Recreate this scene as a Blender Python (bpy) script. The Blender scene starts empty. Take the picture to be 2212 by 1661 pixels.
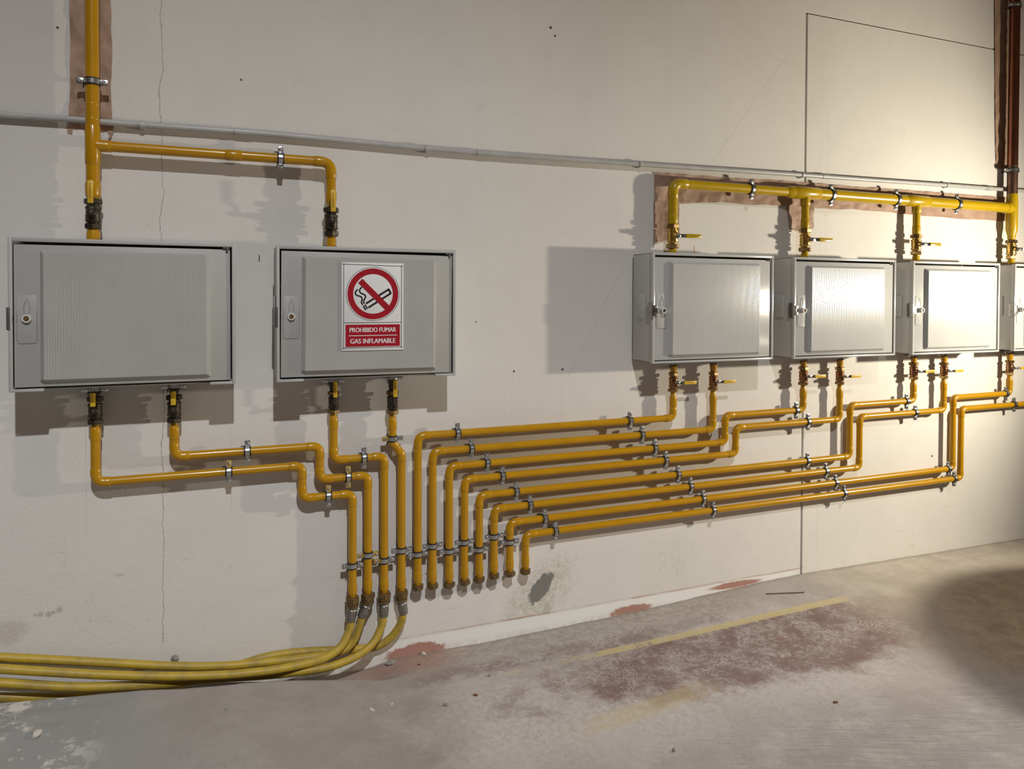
import bpy, bmesh, math, random
from math import sin, cos, radians as R, pi
from mathutils import Vector, Matrix, noise as mnoise
random.seed(7)
S = bpy.context.scene
COL = S.collection

# ------------------------------------------------------------------ camera
# world: X along the wall to the right, Y into the wall (wall face at y=0), Z up
F_PX, YAW, PIT, ROL, CX, CY = 1549.5, R(21.858), R(.983), R(.209), 1106.0, 665.8
CAM_D, CAM_H = 2.615, 1.32
cam_data = bpy.data.cameras.new('camera')
cam = bpy.data.objects.new('camera', cam_data); COL.objects.link(cam)
cam_data.sensor_fit = 'HORIZONTAL'; cam_data.sensor_width = 36
cam_data.lens = 36 * F_PX / 2212
cam_data.shift_y = (CY - 830.5) / 2212
cam_data.clip_start = .05
cam.matrix_world = (Matrix.Translation((0, -CAM_D, CAM_H)) @ Matrix.Rotation(-YAW, 4, 'Z')
                    @ Matrix.Rotation(pi / 2 - PIT, 4, 'X') @ Matrix.Rotation(ROL, 4, 'Z'))
S.camera = cam

# ------------------------------------------------------------------ light and exposure
world = bpy.data.worlds.new('world'); S.world = world; world.use_nodes = True
bg = world.node_tree.nodes['Background']
bg.inputs[0].default_value = (1.0, .66, .42, 1); bg.inputs[1].default_value = .07

def lamp(name, kind, loc, energy, color, size, aim=None):
    d = bpy.data.lights.new(name, kind); o = bpy.data.objects.new(name, d); COL.objects.link(o)
    d.energy = energy; d.color = color; o.location = loc
    if kind != 'AREA': d.shadow_soft_size = size
    if aim is not None:
        o.rotation_euler = (Vector(aim) - Vector(loc)).to_track_quat('-Z', 'Y').to_euler()
    return o
hall = lamp('hall_lamp', 'SPOT', (.17, -5.62, 6.2), 1560, (.96, .985, 1.01), .06, (-.35, 0, -4.9))
hall.data.spot_size = R(75); hall.data.spot_blend = 1.0
flood = lamp('flood_lamp', 'SPOT', (4.22, -1.275, 1.35), 252, (1.0, .915, .73), .045, (3.30, -.90, 1.33))
flood.data.spot_size = R(164); flood.data.spot_blend = 1.0

S.view_settings.view_transform = 'Standard'; S.view_settings.look = 'None'
S.view_settings.gamma = 1; S.view_settings.use_curve_mapping = False
S.view_settings.exposure = 0.0

# ------------------------------------------------------------------ pixel -> wall coordinates
def ray(px, py):
    sr, cr = sin(ROL), cos(ROL); a, b = px - CX, py - CY
    xc = (a * cr + b * sr) / F_PX; zc = (a * sr - b * cr) / F_PX
    d = cos(PIT) + zc * sin(PIT); z = zc * cos(PIT) - sin(PIT)
    return xc * cos(YAW) + d * sin(YAW), -xc * sin(YAW) + d * cos(YAW), z
def at(px, py, o=0.0):
    """point seen at a pixel, lying o metres in front of the wall"""
    X, D, Z = ray(px, py); k = (CAM_D - o) / D
    return Vector((X * k, -o, Z * k + CAM_H))
def on_floor(px, py, z=0.0):
    X, D, Z = ray(px, py); k = (z - CAM_H) / Z
    return Vector((X * k, D * k - CAM_D, z))
def lerp(a, b, t): return a + (b - a) * t
def sm(a, b, x):
    t = min(1, max(0, (x - a) / (b - a))); return t * t * (3 - 2 * t)
def interp(tab, x):
    if x <= tab[0][0]: return tab[0][1]
    for (x0, y0), (x1, y1) in zip(tab, tab[1:]):
        if x <= x1: return lerp(y0, y1, (x - x0) / (x1 - x0))
    return tab[-1][1]

# ------------------------------------------------------------------ node materials
class N:
    def __init__(s, name):
        s.m = bpy.data.materials.new(name); s.m.use_nodes = True
        s.t = s.m.node_tree; s.b = s.t.nodes['Principled BSDF']
        s.co = None
    def put(s, sock, v):
        if isinstance(v, bpy.types.NodeSocket): s.t.links.new(v, sock)
        elif v is not None:
            if isinstance(v, (tuple, list)) and len(v) == 3 and sock.type == 'RGBA': v = (*v, 1)
            sock.default_value = v
    def n(s, kind, outs=0, ins=None, **props):
        nd = s.t.nodes.new(kind)
        for k, v in props.items(): setattr(nd, k, v)
        for k, v in (ins or {}).items(): s.put(nd.inputs[k], v)
        return nd.outputs[outs]
    def m_(s, op, a, b=None, c=None, clamp=False):
        return s.n('ShaderNodeMath', 0, {0: a, 1: b, 2: c}, operation=op, use_clamp=clamp)
    def add(s, a, b): return s.m_('ADD', a, b)
    def sub(s, a, b): return s.m_('SUBTRACT', a, b)
    def mul(s, a, b): return s.m_('MULTIPLY', a, b)
    def mx(s, a, b): return s.m_('MAXIMUM', a, b)
    def mn(s, a, b): return s.m_('MINIMUM', a, b)
    def ab(s, a): return s.m_('ABSOLUTE', a)
    def inv(s, a): return s.m_('SUBTRACT', 1.0, a)
    def obj(s):
        if s.co is None: s.co = s.n('ShaderNodeTexCoord', 3)
        return s.co
    def xyz(s):
        sp = s.t.nodes.new('ShaderNodeSeparateXYZ'); s.t.links.new(s.obj(), sp.inputs[0]); return sp.outputs
    def scaled(s, sx, sy, sz):
        return s.n('ShaderNodeVectorMath', 0, {0: s.obj(), 1: (sx, sy, sz)}, operation='MULTIPLY')
    def noise(s, scale, detail=4, rough=.55, vec=None, dist=0.0):
        return s.n('ShaderNodeTexNoise', 0, {'Vector': vec or s.obj(), 'Scale': scale, 'Detail': detail, 'Roughness': rough, 'Distortion': dist})
    def step(s, x, a, b):
        return s.n('ShaderNodeMapRange', 0, {0: x, 1: a, 2: b, 3: 0.0, 4: 1.0}, interpolation_type='SMOOTHSTEP')
    def mix(s, f, a, b):
        nd = s.t.nodes.new('ShaderNodeMix'); nd.data_type = 'RGBA'
        s.put(nd.inputs[0], f); s.put(nd.inputs[6], a); s.put(nd.inputs[7], b); return nd.outputs[2]
    def ell(s, x, y, cx, cy, rx, ry, rag=None, amt=.6, soft=.35):
        """soft ragged ellipse mask, 1 inside"""
        u = s.m_('DIVIDE', s.sub(x, cx), rx); v = s.m_('DIVIDE', s.sub(y, cy), ry)
        d = s.m_('SQRT', s.add(s.mul(u, u), s.mul(v, v)))
        if rag is not None: d = s.add(d, s.mul(s.sub(rag, .5), amt * 2))
        return s.inv(s.step(d, 1 - soft, 1 + soft))
    def band(s, x, a, b, soft):
        return s.mul(s.step(x, a - soft, a + soft), s.inv(s.step(x, b - soft, b + soft)))
    def bump(s, h, strength, dist=.01, prev=None):
        return s.n('ShaderNodeBump', 0, {'Height': h, 'Strength': strength, 'Distance': dist, 'Normal': prev})
    def done(s, color=None, rough=None, metal=0.0, normal=None, coat=0.0, spec=.5):
        b = s.b
        s.put(b.inputs['Base Color'], color); s.put(b.inputs['Roughness'], rough)
        b.inputs['Metallic'].default_value = metal
        b.inputs['Coat Weight'].default_value = coat; b.inputs['Coat Roughness'].default_value = .12
        b.inputs['Specular IOR Level'].default_value = spec
        if normal is not None: s.put(b.inputs['Normal'], normal)
        return s.m

def simple(name, c1, c2, scale, rough, metal=0.0, coat=0.0, bump=0.0, bscale=None, lo=.35, hi=.7, spec=.5):
    k = N(name)
    f = k.step(k.noise(scale, 5, .6), lo, hi)
    nr = k.bump(k.noise(bscale or scale * 3, 4), bump, .004) if bump else None
    return k.done(k.mix(f, c1, c2), rough, metal, nr, coat, spec)

def wall_material():
    k = N('painted plaster'); x, y, z = k.xyz()
    big = k.noise(1.3, 5, .6); mid = k.noise(9, 6, .65); fine = k.noise(160, 4, .6)
    c = k.mix(k.step(big, .3, .7), (.655, .625, .585), (.70, .672, .635))
    c = k.mix(k.mul(k.step(mid, .52, .72), .35), c, (.60, .575, .54))
    # low wall: scuffs and grime
    low = k.inv(k.step(z, .08, .62))
    scuff = k.noise(1, 7, .72, k.scaled(7, 1, 70), .4)
    c = k.mix(k.mul(k.mul(k.step(scuff, .60, .72), low), .55), c, (.36, .34, .31))
    grime = k.noise(22, 6, .7)
    c = k.mix(k.mul(k.mul(k.step(grime, .60, .70), k.inv(k.step(z, .1, .9))), .4), c, (.40, .385, .36))
    streak = k.noise(1, 5, .7, k.scaled(55, 1, 2.4))
    c = k.mix(k.mul(k.mul(k.step(streak, .62, .75), k.mul(k.band(x, 1.2, 3.8, .3), k.inv(k.step(z, .5, 1.0)))), .3), c, (.42, .38, .33))
    speck = k.n('ShaderNodeTexVoronoi', 0, {'Vector': k.obj(), 'Scale': 34.0, 'Randomness': 1.0}, feature='F1')
    sel = k.step(k.noise(5, 3), .54, .66)
    c = k.mix(k.mul(k.mul(k.inv(k.step(speck, .045, .085)), sel), .75), c, (.22, .20, .18))
    # pinkish dabs at lower left, seam marks
    rag = k.noise(26, 6, .7)
    dab = None
    for px_, py_, r_ in ((88, 1327, .007), (105, 1327, .0085), (115, 1323, .006), (128, 1317, .008), (76, 1329, .004)):
        q = at(px_, py_); f = k.ell(x, z, q.x, q.z, r_, r_ * 1.1, rag, .4, .3); dab = f if dab is None else k.mx(dab, f)
    for px_, py_, rx, rz in ((258, 1242, .012, .007), (20, 1365, .045, .035), (700, 505, .008, .010)):
        q = at(px_, py_); dab = k.mx(dab, k.mul(k.ell(x, z, q.x, q.z, rx, rz, rag, .8, .4), .55))
    c = k.mix(k.mul(dab, .6), c, (.36, .30, .26))
    pit = k.n('ShaderNodeTexVoronoi', 0, {'Vector': k.scaled(1, 1, .8), 'Scale': 75.0}, feature='F1')
    c = k.mix(k.mul(k.mul(k.mul(k.inv(k.step(pit, .08, .17)), k.step(k.noise(9, 4), .50, .62)), k.mul(k.inv(k.step(x, -.25, .1)), k.inv(k.step(z, .5, .95)))), .55), c, (.30, .27, .25))
    # hairline cracks
    wob = k.sub(k.noise(7, 6, .7), .5); wob2 = k.sub(k.noise(2.2, 4, .6), .5)
    cracks = None
    def crack(x0, z0, slope, za, zb, w, a=.05):
        nonlocal cracks
        e = k.ab(k.sub(k.sub(x, x0), k.add(k.mul(k.sub(z, z0), slope), k.mul(k.add(wob, wob2), a))))
        f = k.mul(k.inv(k.step(e, w * .4, w)), k.band(z, za, zb, .02))
        cracks = f if cracks is None else k.mx(cracks, f)
    crack(-.19, 1.0, 0.0, .16, 3.0, .0012, .045)
    crack(2.0, 1.913, .775, 1.90, 2.43, .0008)
    crack(1.302, .999, .56, .98, 1.45, .0008)
    crack(2.40, 2.4, -4.0, 2.37, 2.43, .003, .02)
    cm = k.mul(cracks, .62)
    c = k.mix(cm, c, (.17, .15, .13))
    # pencil marks
    pen = None
    for px_, a, b in ((-.41, .55, .92), (.02, .58, .86), (1.05, .6, 1.02), (1.27, .55, 1.0), (2.62, .1, 2.3), (2.66, 1.2, 2.2), (-.05, .0, .1)):
        f = k.mul(k.inv(k.step(k.ab(k.sub(x, px_)), .0004, .0014)), k.band(z, a, b, .02))
        pen = f if pen is None else k.mx(pen, f)
    c = k.mix(k.mul(pen, .28), c, (.30, .28, .26))
    # drill holes and flecks
    holes = None
    for hx, hz, hr in ((1.058, 1.023, .0045), (1.27, 1.023, .0052), (3.386, .502, .006), (1.08, .401, .003), (.703, .27, .003), (1.21, 2.39, .006), (1.23, 2.36, .005), (-.48, 2.15, .004), (.055, 2.05, .004), (.9, 1.22, .003)):
        f = k.ell(x, z, hx, hz, hr, hr, rag, .3, .3)
        holes = f if holes is None else k.mx(holes, f)
    fl = k.mul(k.inv(k.step(k.ab(k.sub(x, .112)), .001, .0026)), k.band(z, 1.434, 1.458, .003))
    holes = k.mx(holes, fl)
    c = k.mix(k.mul(holes, .9), c, (.035, .03, .028))
    tick = k.mul(k.inv(k.step(k.ab(k.sub(x, 1.905)), .0012, .003)), k.band(z, 1.505, 1.54, .004))
    c = k.mix(tick, c, (.42, .22, .03))
    # cement patch with a dusty halo
    rag2 = k.noise(30, 6, .72)
    lean = k.sub(x, k.mul(k.sub(z, .145), .55))
    halo = k.ell(lean, z, 1.185, .125, .12, .125, rag2, 1.0, .5)
    hb = k.noise(1, 6, .75, k.scaled(60, 1, 95), .8)
    c = k.mix(k.mul(halo, k.mul(k.step(hb, .36, .62), .75)), c, (.43, .39, .29))
    patch = k.ell(lean, z, 1.178, .147, .042, .058, rag2, .75, .07)
    c = k.mix(patch, c, (.20, .195, .18))
    c = k.mix(k.ell(x, z, 1.205, .05, .016, .03, rag2, 1.0, .15), c, (.50, .47, .40))
    smear = k.mul(k.ell(x, z, 1.83, .20, .10, .085, rag, .9, .5), k.step(k.noise(1, 6, .7, k.scaled(26, 1, 18), 2.0), .52, .66))
    c = k.mix(k.mul(smear, .5), c, (.44, .41, .35))
    # white skirting band, rusty line and worn red paint under it
    bz = k.add(z, k.mul(wob, .006))
    c = k.mix(k.mul(k.inv(k.step(bz, .030, .038)), k.mul(k.step(x, .3, .8), k.inv(k.step(x, 2.46, 2.56)))), c, (.78, .765, .74))
    rl = k.mul(k.mul(k.band(bz, .036, .043, .002), k.step(k.noise(1, 6, .7, k.scaled(5, 1, 120)), .40, .58)), k.band(x, .55, 2.53, .05))
    c = k.mix(k.mul(rl, .62), c, (.36, .15, .10))
    rust = k.mul(k.band(bz, -.1, .09, .05), k.mul(k.step(k.noise(14, 6, .7), .56, .74), k.step(x, 1.3, 2.4)))
    c = k.mix(k.mul(rust, .35), c, (.48, .27, .17))
    red = k.ell(x, z, .66, -.022, .115, .034, rag2, .55, .12)
    for a in ((1.60, -.012, .10, .022), (2.14, .018, .14, .014)):
        red = k.mx(red, k.ell(x, z, a[0], a[1], a[2], a[3], rag2, .5, .2))
    c = k.mix(k.mul(red, .85), c, (.34, .115, .07))
    base = k.mul(k.inv(k.step(k.add(z, k.mul(rag, .03)), -.015, .02)), k.step(rag2, .4, .6))
    c = k.mix(k.mul(base, .35), c, (.36, .31, .26))
    rough_l = k.add(.35, k.mul(k.inv(k.step(x, -.35, .1)), .9))
    relief = k.add(k.mul(k.noise(60, 5, .65), .6), k.mul(fine, .25))
    relief = k.sub(relief, k.mul(k.mx(cracks, holes), 1.2))
    nr = k.bump(relief, k.mul(rough_l, .55), .003)
    nr = k.bump(k.add(k.noise(6, 3), k.mul(patch, -.5)), .15, .012, nr)
    return k.done(c, .82, 0, nr, spec=.3)

def floor_material():
    k = N('worn painted concrete'); x, y, z = k.xyz(); o = k.mul(y, -1.0)
    n1 = k.noise(1.6, 6, .62); n2 = k.noise(7, 7, .68); n3 = k.noise(42, 6, .7); fine = k.noise(240, 3)
    c = k.mix(k.step(n1, .35, .68), (.31, .275, .26), (.38, .345, .33))
    # grey-brown smooth skim on the left
    left = k.inv(k.step(k.add(x, k.mul(k.sub(n2, .5), .5)), .35, .78))
    c = k.mix(k.mul(left, .9), c, k.mix(k.step(n2, .4, .65), (.285, .255, .235), (.325, .295, .275)))
    blue = k.mul(k.inv(k.step(k.add(x, k.mul(k.sub(n2, .5), .3)), -.38, -.08)), .85)
    c = k.mix(blue, c, (.27, .275, .265))
    chalk = k.mul(k.mul(k.inv(k.step(x, -.46, -.28)), k.inv(k.step(z, .2, .3))), k.step(k.add(n2, k.mul(k.sub(n3, .5), .5)), .47, .60))
    c = k.mix(chalk, c, (.60, .56, .53))
    # grey strip along the wall
    strip = k.mul(k.inv(k.step(k.add(o, k.mul(k.sub(n2, .5), .16)), .13, .25)), k.band(x, .55, 2.1, .25))
    c = k.mix(k.mul(strip, .85), c, k.mix(k.step(n3, .35, .65), (.29, .255, .225), (.40, .36, .32)))
    # powder-white zone
    pw = k.mul(k.band(k.add(o, k.mul(k.sub(n1, .5), .5)), .28, .82, .14), k.band(k.add(x, k.mul(k.sub(n2, .5), .5)), .62, 2.3, .2))
    c = k.mix(k.mul(pw, .8), c, k.mix(k.step(n3, .4, .62), (.54, .50, .48), (.44, .40, .375)))
    pw2 = k.mul(k.band(o, .7, 1.6, .2), k.mul(k.band(x, .55, 2.4, .3), k.step(k.noise(5, 7, .75), .42, .66)))
    c = k.mix(k.mul(pw2, .65), c, (.46, .43, .43))
    # worn maroon paint with white cracked tyre dust over it
    rag = k.noise(5, 6, .7)
    mar = k.ell(x, o, 1.98, .45, .95, .25, rag, .85, .25)
    mar = k.mul(mar, k.step(k.add(o, k.mul(k.sub(n3, .5), .08)), .24, .31))
    flakes = k.step(k.add(n3, k.mul(k.sub(n2, .5), .9)), .36, .56)
    mar = k.mul(mar, k.add(.55, k.mul(flakes, .45)))
    c = k.mix(k.mul(mar, .9), c, k.mix(k.step(n3, .35, .7), (.145, .078, .07), (.22, .145, .13)))
    mar2 = k.mul(k.ell(x, o, 1.25, .20, .62, .06, rag, 1.0, .4), flakes)
    c = k.mix(k.mul(mar2, .6), c, (.20, .135, .12))
    vor = k.n('ShaderNodeTexVoronoi', 0, {'Vector': k.n('ShaderNodeVectorMath', 0, {0: k.scaled(62, 80, 1), 1: k.n('ShaderNodeVectorMath', 0, {0: k.n('ShaderNodeTexNoise', 1, {'Vector': k.obj(), 'Scale': 13.0, 'Detail': 4.0}), 1: (11, 11, 11)}, operation='MULTIPLY')}, operation='ADD'), 'Scale': 1.0}, feature='DISTANCE_TO_EDGE')
    net = k.mul(k.inv(k.step(vor, .02, .16)), k.step(k.noise(9, 6, .72), .44, .60))
    zone = k.mul(k.band(o, .1, .62, .06), k.band(x, .85, 2.6, .2))
    c = k.mix(k.mul(k.mul(net, zone), .62), c, (.55, .51, .485))
    # yellow lines
    wear = k.step(k.add(k.noise(16, 7, .7), k.mul(k.sub(k.step(x, .7, 2.2), .5), .42)), .36, .50)
    y1 = k.mul(k.mul(k.band(o, .254, .296, .003), k.band(x, .75, 2.52, .05)), wear)
    c = k.mix(k.mul(y1, .78), c, k.mix(k.step(n3, .35, .6), (.56, .44, .16), (.54, .46, .27)))
    y2 = k.mul(k.band(k.add(o, k.mul(k.sub(x, 1.2), .12)), .63, .71, .02), k.band(x, 1.02, 1.5, .12))
    c = k.mix(k.mul(k.mul(y2, k.step(n3, .3, .55)), .5), c, (.52, .42, .23))
    # red dust beside the hoses
    rd = k.ell(x, o, .62, .035, .20, .10, rag, .8, .5)
    c = k.mix(k.mul(rd, .6), c, (.33, .165, .115))
    # pale sandy ground to the right
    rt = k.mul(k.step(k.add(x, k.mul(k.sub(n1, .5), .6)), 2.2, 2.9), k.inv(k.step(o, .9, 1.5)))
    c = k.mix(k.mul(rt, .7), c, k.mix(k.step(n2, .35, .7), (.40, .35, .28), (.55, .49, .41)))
    shade_brown = k.mul(k.step(k.add(x, k.mul(k.sub(n2, .5), .35)), k.add(2.2, k.mul(k.inv(k.step(o, .2, .9)), .55)), k.add(2.75, k.mul(k.inv(k.step(o, .2, .9)), .55))), k.step(k.add(o, k.mul(k.sub(n2, .5), .2)), .16, .42))
    c = k.mix(k.mul(shade_brown, .85), c, k.mix(k.step(k.noise(11, 7, .72), .36, .66), (.20, .135, .075), (.32, .235, .145)))  # shadow at lower right deepened with brown in the floor colour
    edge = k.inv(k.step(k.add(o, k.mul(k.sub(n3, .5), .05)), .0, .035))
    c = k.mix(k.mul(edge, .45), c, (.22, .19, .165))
    # brush streaks, black scuffs, grit
    st = k.noise(1, 6, .7, k.n('ShaderNodeCombineXYZ', 0, {0: k.mul(k.add(k.mul(x, .928), k.mul(y, -.372)), 7.0), 1: k.mul(k.add(k.mul(x, .372), k.mul(y, .928)), 110.0)}))
    zs = k.mul(k.step(o, .72, 1.0), k.step(x, .8, 1.3))
    worn = k.mul(k.mul(k.step(k.add(o, k.mul(k.sub(n1, .5), .5)), .80, 1.15), k.step(k.add(x, k.mul(k.sub(n2, .5), .4)), 1.0, 1.7)), k.step(k.add(n2, k.mul(k.sub(st, .5), .8)), .34, .60))
    c = k.mix(k.mul(worn, .6), c, (.235, .215, .215))  # streaky darker tone over the outer right floor
    c = k.mix(k.mul(k.mul(k.step(st, .54, .66), zs), .5), c, (.23, .20, .19))
    arc = k.noise(1, 6, .72, k.scaled(46, 26, 1), 2.2)
    c = k.mix(k.mul(k.mul(k.step(arc, .60, .70), k.band(x, .5, 1.9, .2)), .5), c, (.27, .235, .215))
    dots = k.noise(1, 4, .6, k.scaled(95, 150, 1), .6)
    c = k.mix(k.mul(k.mul(k.step(dots, .58, .66), k.mul(k.step(o, .3, .6), k.step(k.noise(3, 4), .40, .60))), .5), c, (.22, .185, .165))
    grit = k.n('ShaderNodeTexVoronoi', 0, {'Vector': k.obj(), 'Scale': 55.0}, feature='F1')
    c = k.mix(k.mul(k.mul(k.inv(k.step(grit, .06, .12)), k.step(k.noise(6, 3), .53, .62)), .8), c, (.12, .10, .09))
    wsp = k.n('ShaderNodeTexVoronoi', 0, {'Vector': k.scaled(1.3, 1.1, 1), 'Scale': 38.0}, feature='F1')
    c = k.mix(k.mul(k.mul(k.inv(k.step(wsp, .05, .10)), k.step(k.noise(4, 3), .56, .64)), .7), c, (.66, .62, .58))
    relief = k.add(k.mul(n3, .6), k.add(k.mul(fine, .2), k.mul(st, k.mul(zs, .5))))
    relief = k.add(relief, k.mul(chalk, 1.1))
    nr = k.bump(relief, .5, .006)
    return k.done(c, k.add(.62, k.mul(n2, .25)), 0, nr, spec=.35)

def yellow_material(name, c1, c2, c3, rough=.30):
    k = N(name)
    a = k.noise(6, 5, .6); b = k.noise(30, 5, .7)
    c = k.mix(k.step(a, .35, .68), c1, c2)
    c = k.mix(k.mul(k.step(b, .60, .76), .45), c, c3)
    return k.done(c, rough, 0, k.bump(k.noise(45, 3), .12, .002), coat=.22, spec=.4)

def kraft_material():
    k = N('brown masking paper')
    a = k.noise(9, 6, .65); cr = k.n('ShaderNodeTexVoronoi', 0, {'Vector': k.n('ShaderNodeVectorMath', 0, {0: k.obj(), 1: k.n('ShaderNodeVectorMath', 0, {0: k.n('ShaderNodeTexNoise', 1, {'Vector': k.obj(), 'Scale': 14.0}), 1: (.05, .05, .05)}, operation='MULTIPLY')}, operation='ADD'), 'Scale': 17.0}, feature='F1')
    c = k.mix(k.step(a, .3, .7), (.30, .185, .125), (.40, .265, .19))
    return k.done(c, .62, 0, k.bump(cr, .35, .006), spec=.4)

M = {}
M['wall'] = wall_material()
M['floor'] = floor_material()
M['yellow'] = yellow_material('amber yellow gloss paint', (.44, .218, .001), (.49, .246, .002), (.32, .185, .005))
M['lemon'] = yellow_material('lemon yellow gloss paint', (.43, .275, .002), (.48, .305, .003), (.34, .235, .010))
M['kraft'] = kraft_material()
M['hose'] = simple('dusty yellow rubber hose', (.46, .315, .026), (.31, .215, .045), 14, .5, bump=.25, bscale=60)
M['brass'] = simple('bright brass', (.72, .50, .16), (.58, .38, .10), 30, .26, 1.0, bump=.1)
M['bronze'] = simple('brown bronze', (.40, .20, .095), (.29, .15, .08), 30, .30, 1.0, bump=.1)
M['nutbrass'] = simple('dull brass nut', (.48, .33, .15), (.36, .24, .11), 40, .36, 1.0, bump=.1)
M['tarnish'] = simple('tarnished bronze', (.075, .060, .042), (.04, .033, .026), 40, .45, .7, bump=.2)
M['oldnut'] = simple('tarnished brass nut with paint flecks', (.20, .135, .065), (.42, .26, .03), 90, .42, .75, bump=.2, lo=.52, hi=.62)
M['zinc'] = simple('zinc plated steel', (.60, .615, .63), (.46, .47, .485), 60, .30, 1.0, bump=.08)
M['steel'] = simple('grey steel', (.40, .39, .38), (.29, .28, .27), 60, .32, 1.0, bump=.08)
M['ferrule'] = simple('dull zinc ferrule', (.34, .325, .31), (.24, .225, .21), 70, .42, .9, bump=.1)
M['rubber'] = simple('black rubber', (.012, .012, .013), (.02, .02, .02), 40, .55)
M['paintedzinc'] = simple('zinc with yellow paint', (.55, .34, .02), (.46, .43, .36), 90, .4, .3, lo=.45, hi=.65)
M['cabinet'] = simple('grey fibreglass', (.405, .40, .38), (.38, .375, .355), 5, .42, bump=.05, bscale=300)
M['cabinet_new'] = simple('pale grey fibreglass', (.485, .485, .475), (.46, .46, .45), 5, .165, spec=.75)
M['rim_old'] = simple('grey cabinet housing', (.44, .437, .425), (.415, .412, .40), 6, .5, bump=.06, bscale=300)
M['embossed'] = simple('dark embossed line', (.16, .155, .15), (.2, .19, .18), 30, .6)
M['plastic_dark'] = simple('dark grey plastic', (.06, .06, .06), (.09, .09, .09), 30, .5)
M['lockwhite'] = simple('pale lock ring', (.62, .62, .60), (.55, .55, .53), 30, .35)
M['conduit'] = simple('grey plastic conduit', (.40, .395, .385), (.46, .455, .44), 10, .38, bump=.05)
M['grip'] = simple('yellow plastic lever sleeve', (.66, .43, .022), (.58, .37, .02), 30, .42)
M['copper'] = simple('bare copper', (.30, .125, .075), (.21, .085, .055), 7, .32, 1.0, bump=.1)
M['burnt'] = simple('heat darkened copper', (.12, .075, .06), (.22, .12, .085), 12, .42, .9, bump=.1)
M['signwhite'] = simple('white sign face', (.76, .75, .74), (.72, .71, .70), 12, .35)
M['signred'] = simple('red sign print', (.37, .008, .02), (.34, .007, .018), 20, .35)
M['signblack'] = simple('black sign print', (.012, .012, .014), (.02, .02, .02), 20, .4)
M['inkred'] = simple('red ink', (.30, .012, .006), (.26, .012, .006), 20, .5)
M['inkdark'] = simple('dark ink', (.05, .04, .01), (.06, .05, .01), 20, .5)
M['chip'] = simple('plaster chip', (.62, .58, .53), (.50, .46, .42), 40, .85, bump=.4)
M['stone'] = simple('grey stone chip', (.20, .185, .17), (.30, .27, .245), 60, .85, bump=.4)
M['leaf'] = simple('dry brown leaf', (.17, .06, .025), (.11, .05, .025), 60, .7)
M['rusty'] = simple('rusty wire', (.10, .06, .04), (.16, .09, .06), 60, .7)
M['tablegrey'] = simple('added table grey', (.45, .45, .45), (.38, .38, .38), 10, .45, .8)

# ------------------------------------------------------------------ mesh helpers
def box(bm, lo, hi, bev=0.0, seg=2):
    lo, hi = Vector(lo), Vector(hi)
    r = bmesh.ops.create_cube(bm, size=1, matrix=Matrix.Translation((lo + hi) / 2) @ Matrix.Diagonal((*(hi - lo), 1)))
    if bev:
        es = list({e for v in r['verts'] for e in v.link_edges})
        bmesh.ops.bevel(bm, geom=es, offset=bev, segments=seg, affect='EDGES', profile=.5)
def frame_of(d):
    d = d.normalized(); a = Vector((0, 0, 1)) if abs(d.z) < .9 else Vector((1, 0, 0))
    u = a.cross(d).normalized(); return u, d.cross(u).normalized()
def lathe(bm, prof, org, axis, seg=20, phase=0.0):
    """turn (radius, height) pairs about an axis"""
    org, axis = Vector(org), Vector(axis).normalized(); u, v = frame_of(axis); rings = []
    for r, h in prof:
        if r < 1e-6: rings.append([bm.verts.new(org + axis * h)])
        else: rings.append([bm.verts.new(org + axis * h + (u * cos(phase + 2 * pi * i / seg) + v * sin(phase + 2 * pi * i / seg)) * r) for i in range(seg)])
    for A, B in zip(rings, rings[1:]):
        for i in range(seg):
            j = (i + 1) % seg
            if len(A) == 1 and len(B) == 1: continue
            if len(A) == 1: bm.faces.new((A[0], B[j], B[i]))
            elif len(B) == 1: bm.faces.new((A[i], A[j], B[0]))
            else: bm.faces.new((A[i], A[j], B[j], B[i]))
def cyl(bm, a, b, r, seg=16, cham=0.0):
    a, b = Vector(a), Vector(b); L = (b - a).length; c = cham or min(r, L) * .12
    lathe(bm, [(0, 0), (r - c, 0), (r, c), (r, L - c), (r - c, L), (0, L)], a, b - a, seg)
def ring(bm, org, axis, r0, r1, w, seg=28):
    c = min((r1 - r0), w) * .2
    lathe(bm, [(r0, -w / 2), (r1 - c, -w / 2), (r1, -w / 2 + c), (r1, w / 2 - c), (r1 - c, w / 2), (r0, w / 2), (r0, -w / 2)], org, axis, seg)
def hexnut(bm, c, axis, Rr, h, phase=.2):
    k = h * .14
    lathe(bm, [(0, -h / 2), (Rr * .86, -h / 2), (Rr, -h / 2 + k), (Rr, h / 2 - k), (Rr * .86, h / 2), (0, h / 2)], c, axis, 6, phase)
def tube(bm, pts, r, seg=18, caps=True):
    pts = [Vector(p) for p in pts]; n = len(pts); u = None; rings = []
    for i, p in enumerate(pts):
        d = (pts[min(i + 1, n - 1)] - pts[max(i - 1, 0)]).normalized()
        if u is None: u, _ = frame_of(d)
        else: u = (u - d * u.dot(d)).normalized()
        v = d.cross(u); rr = r[i] if isinstance(r, (list, tuple)) else r
        rings.append([bm.verts.new(p + (u * cos(2 * pi * k / seg) + v * sin(2 * pi * k / seg)) * rr) for k in range(seg)])
    for A, B in zip(rings, rings[1:]):
        for i in range(seg):
            j = (i + 1) % seg; bm.faces.new((A[i], A[j], B[j], B[i]))
    if caps: bm.faces.new(rings[0][::-1]); bm.faces.new(rings[-1])
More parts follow.
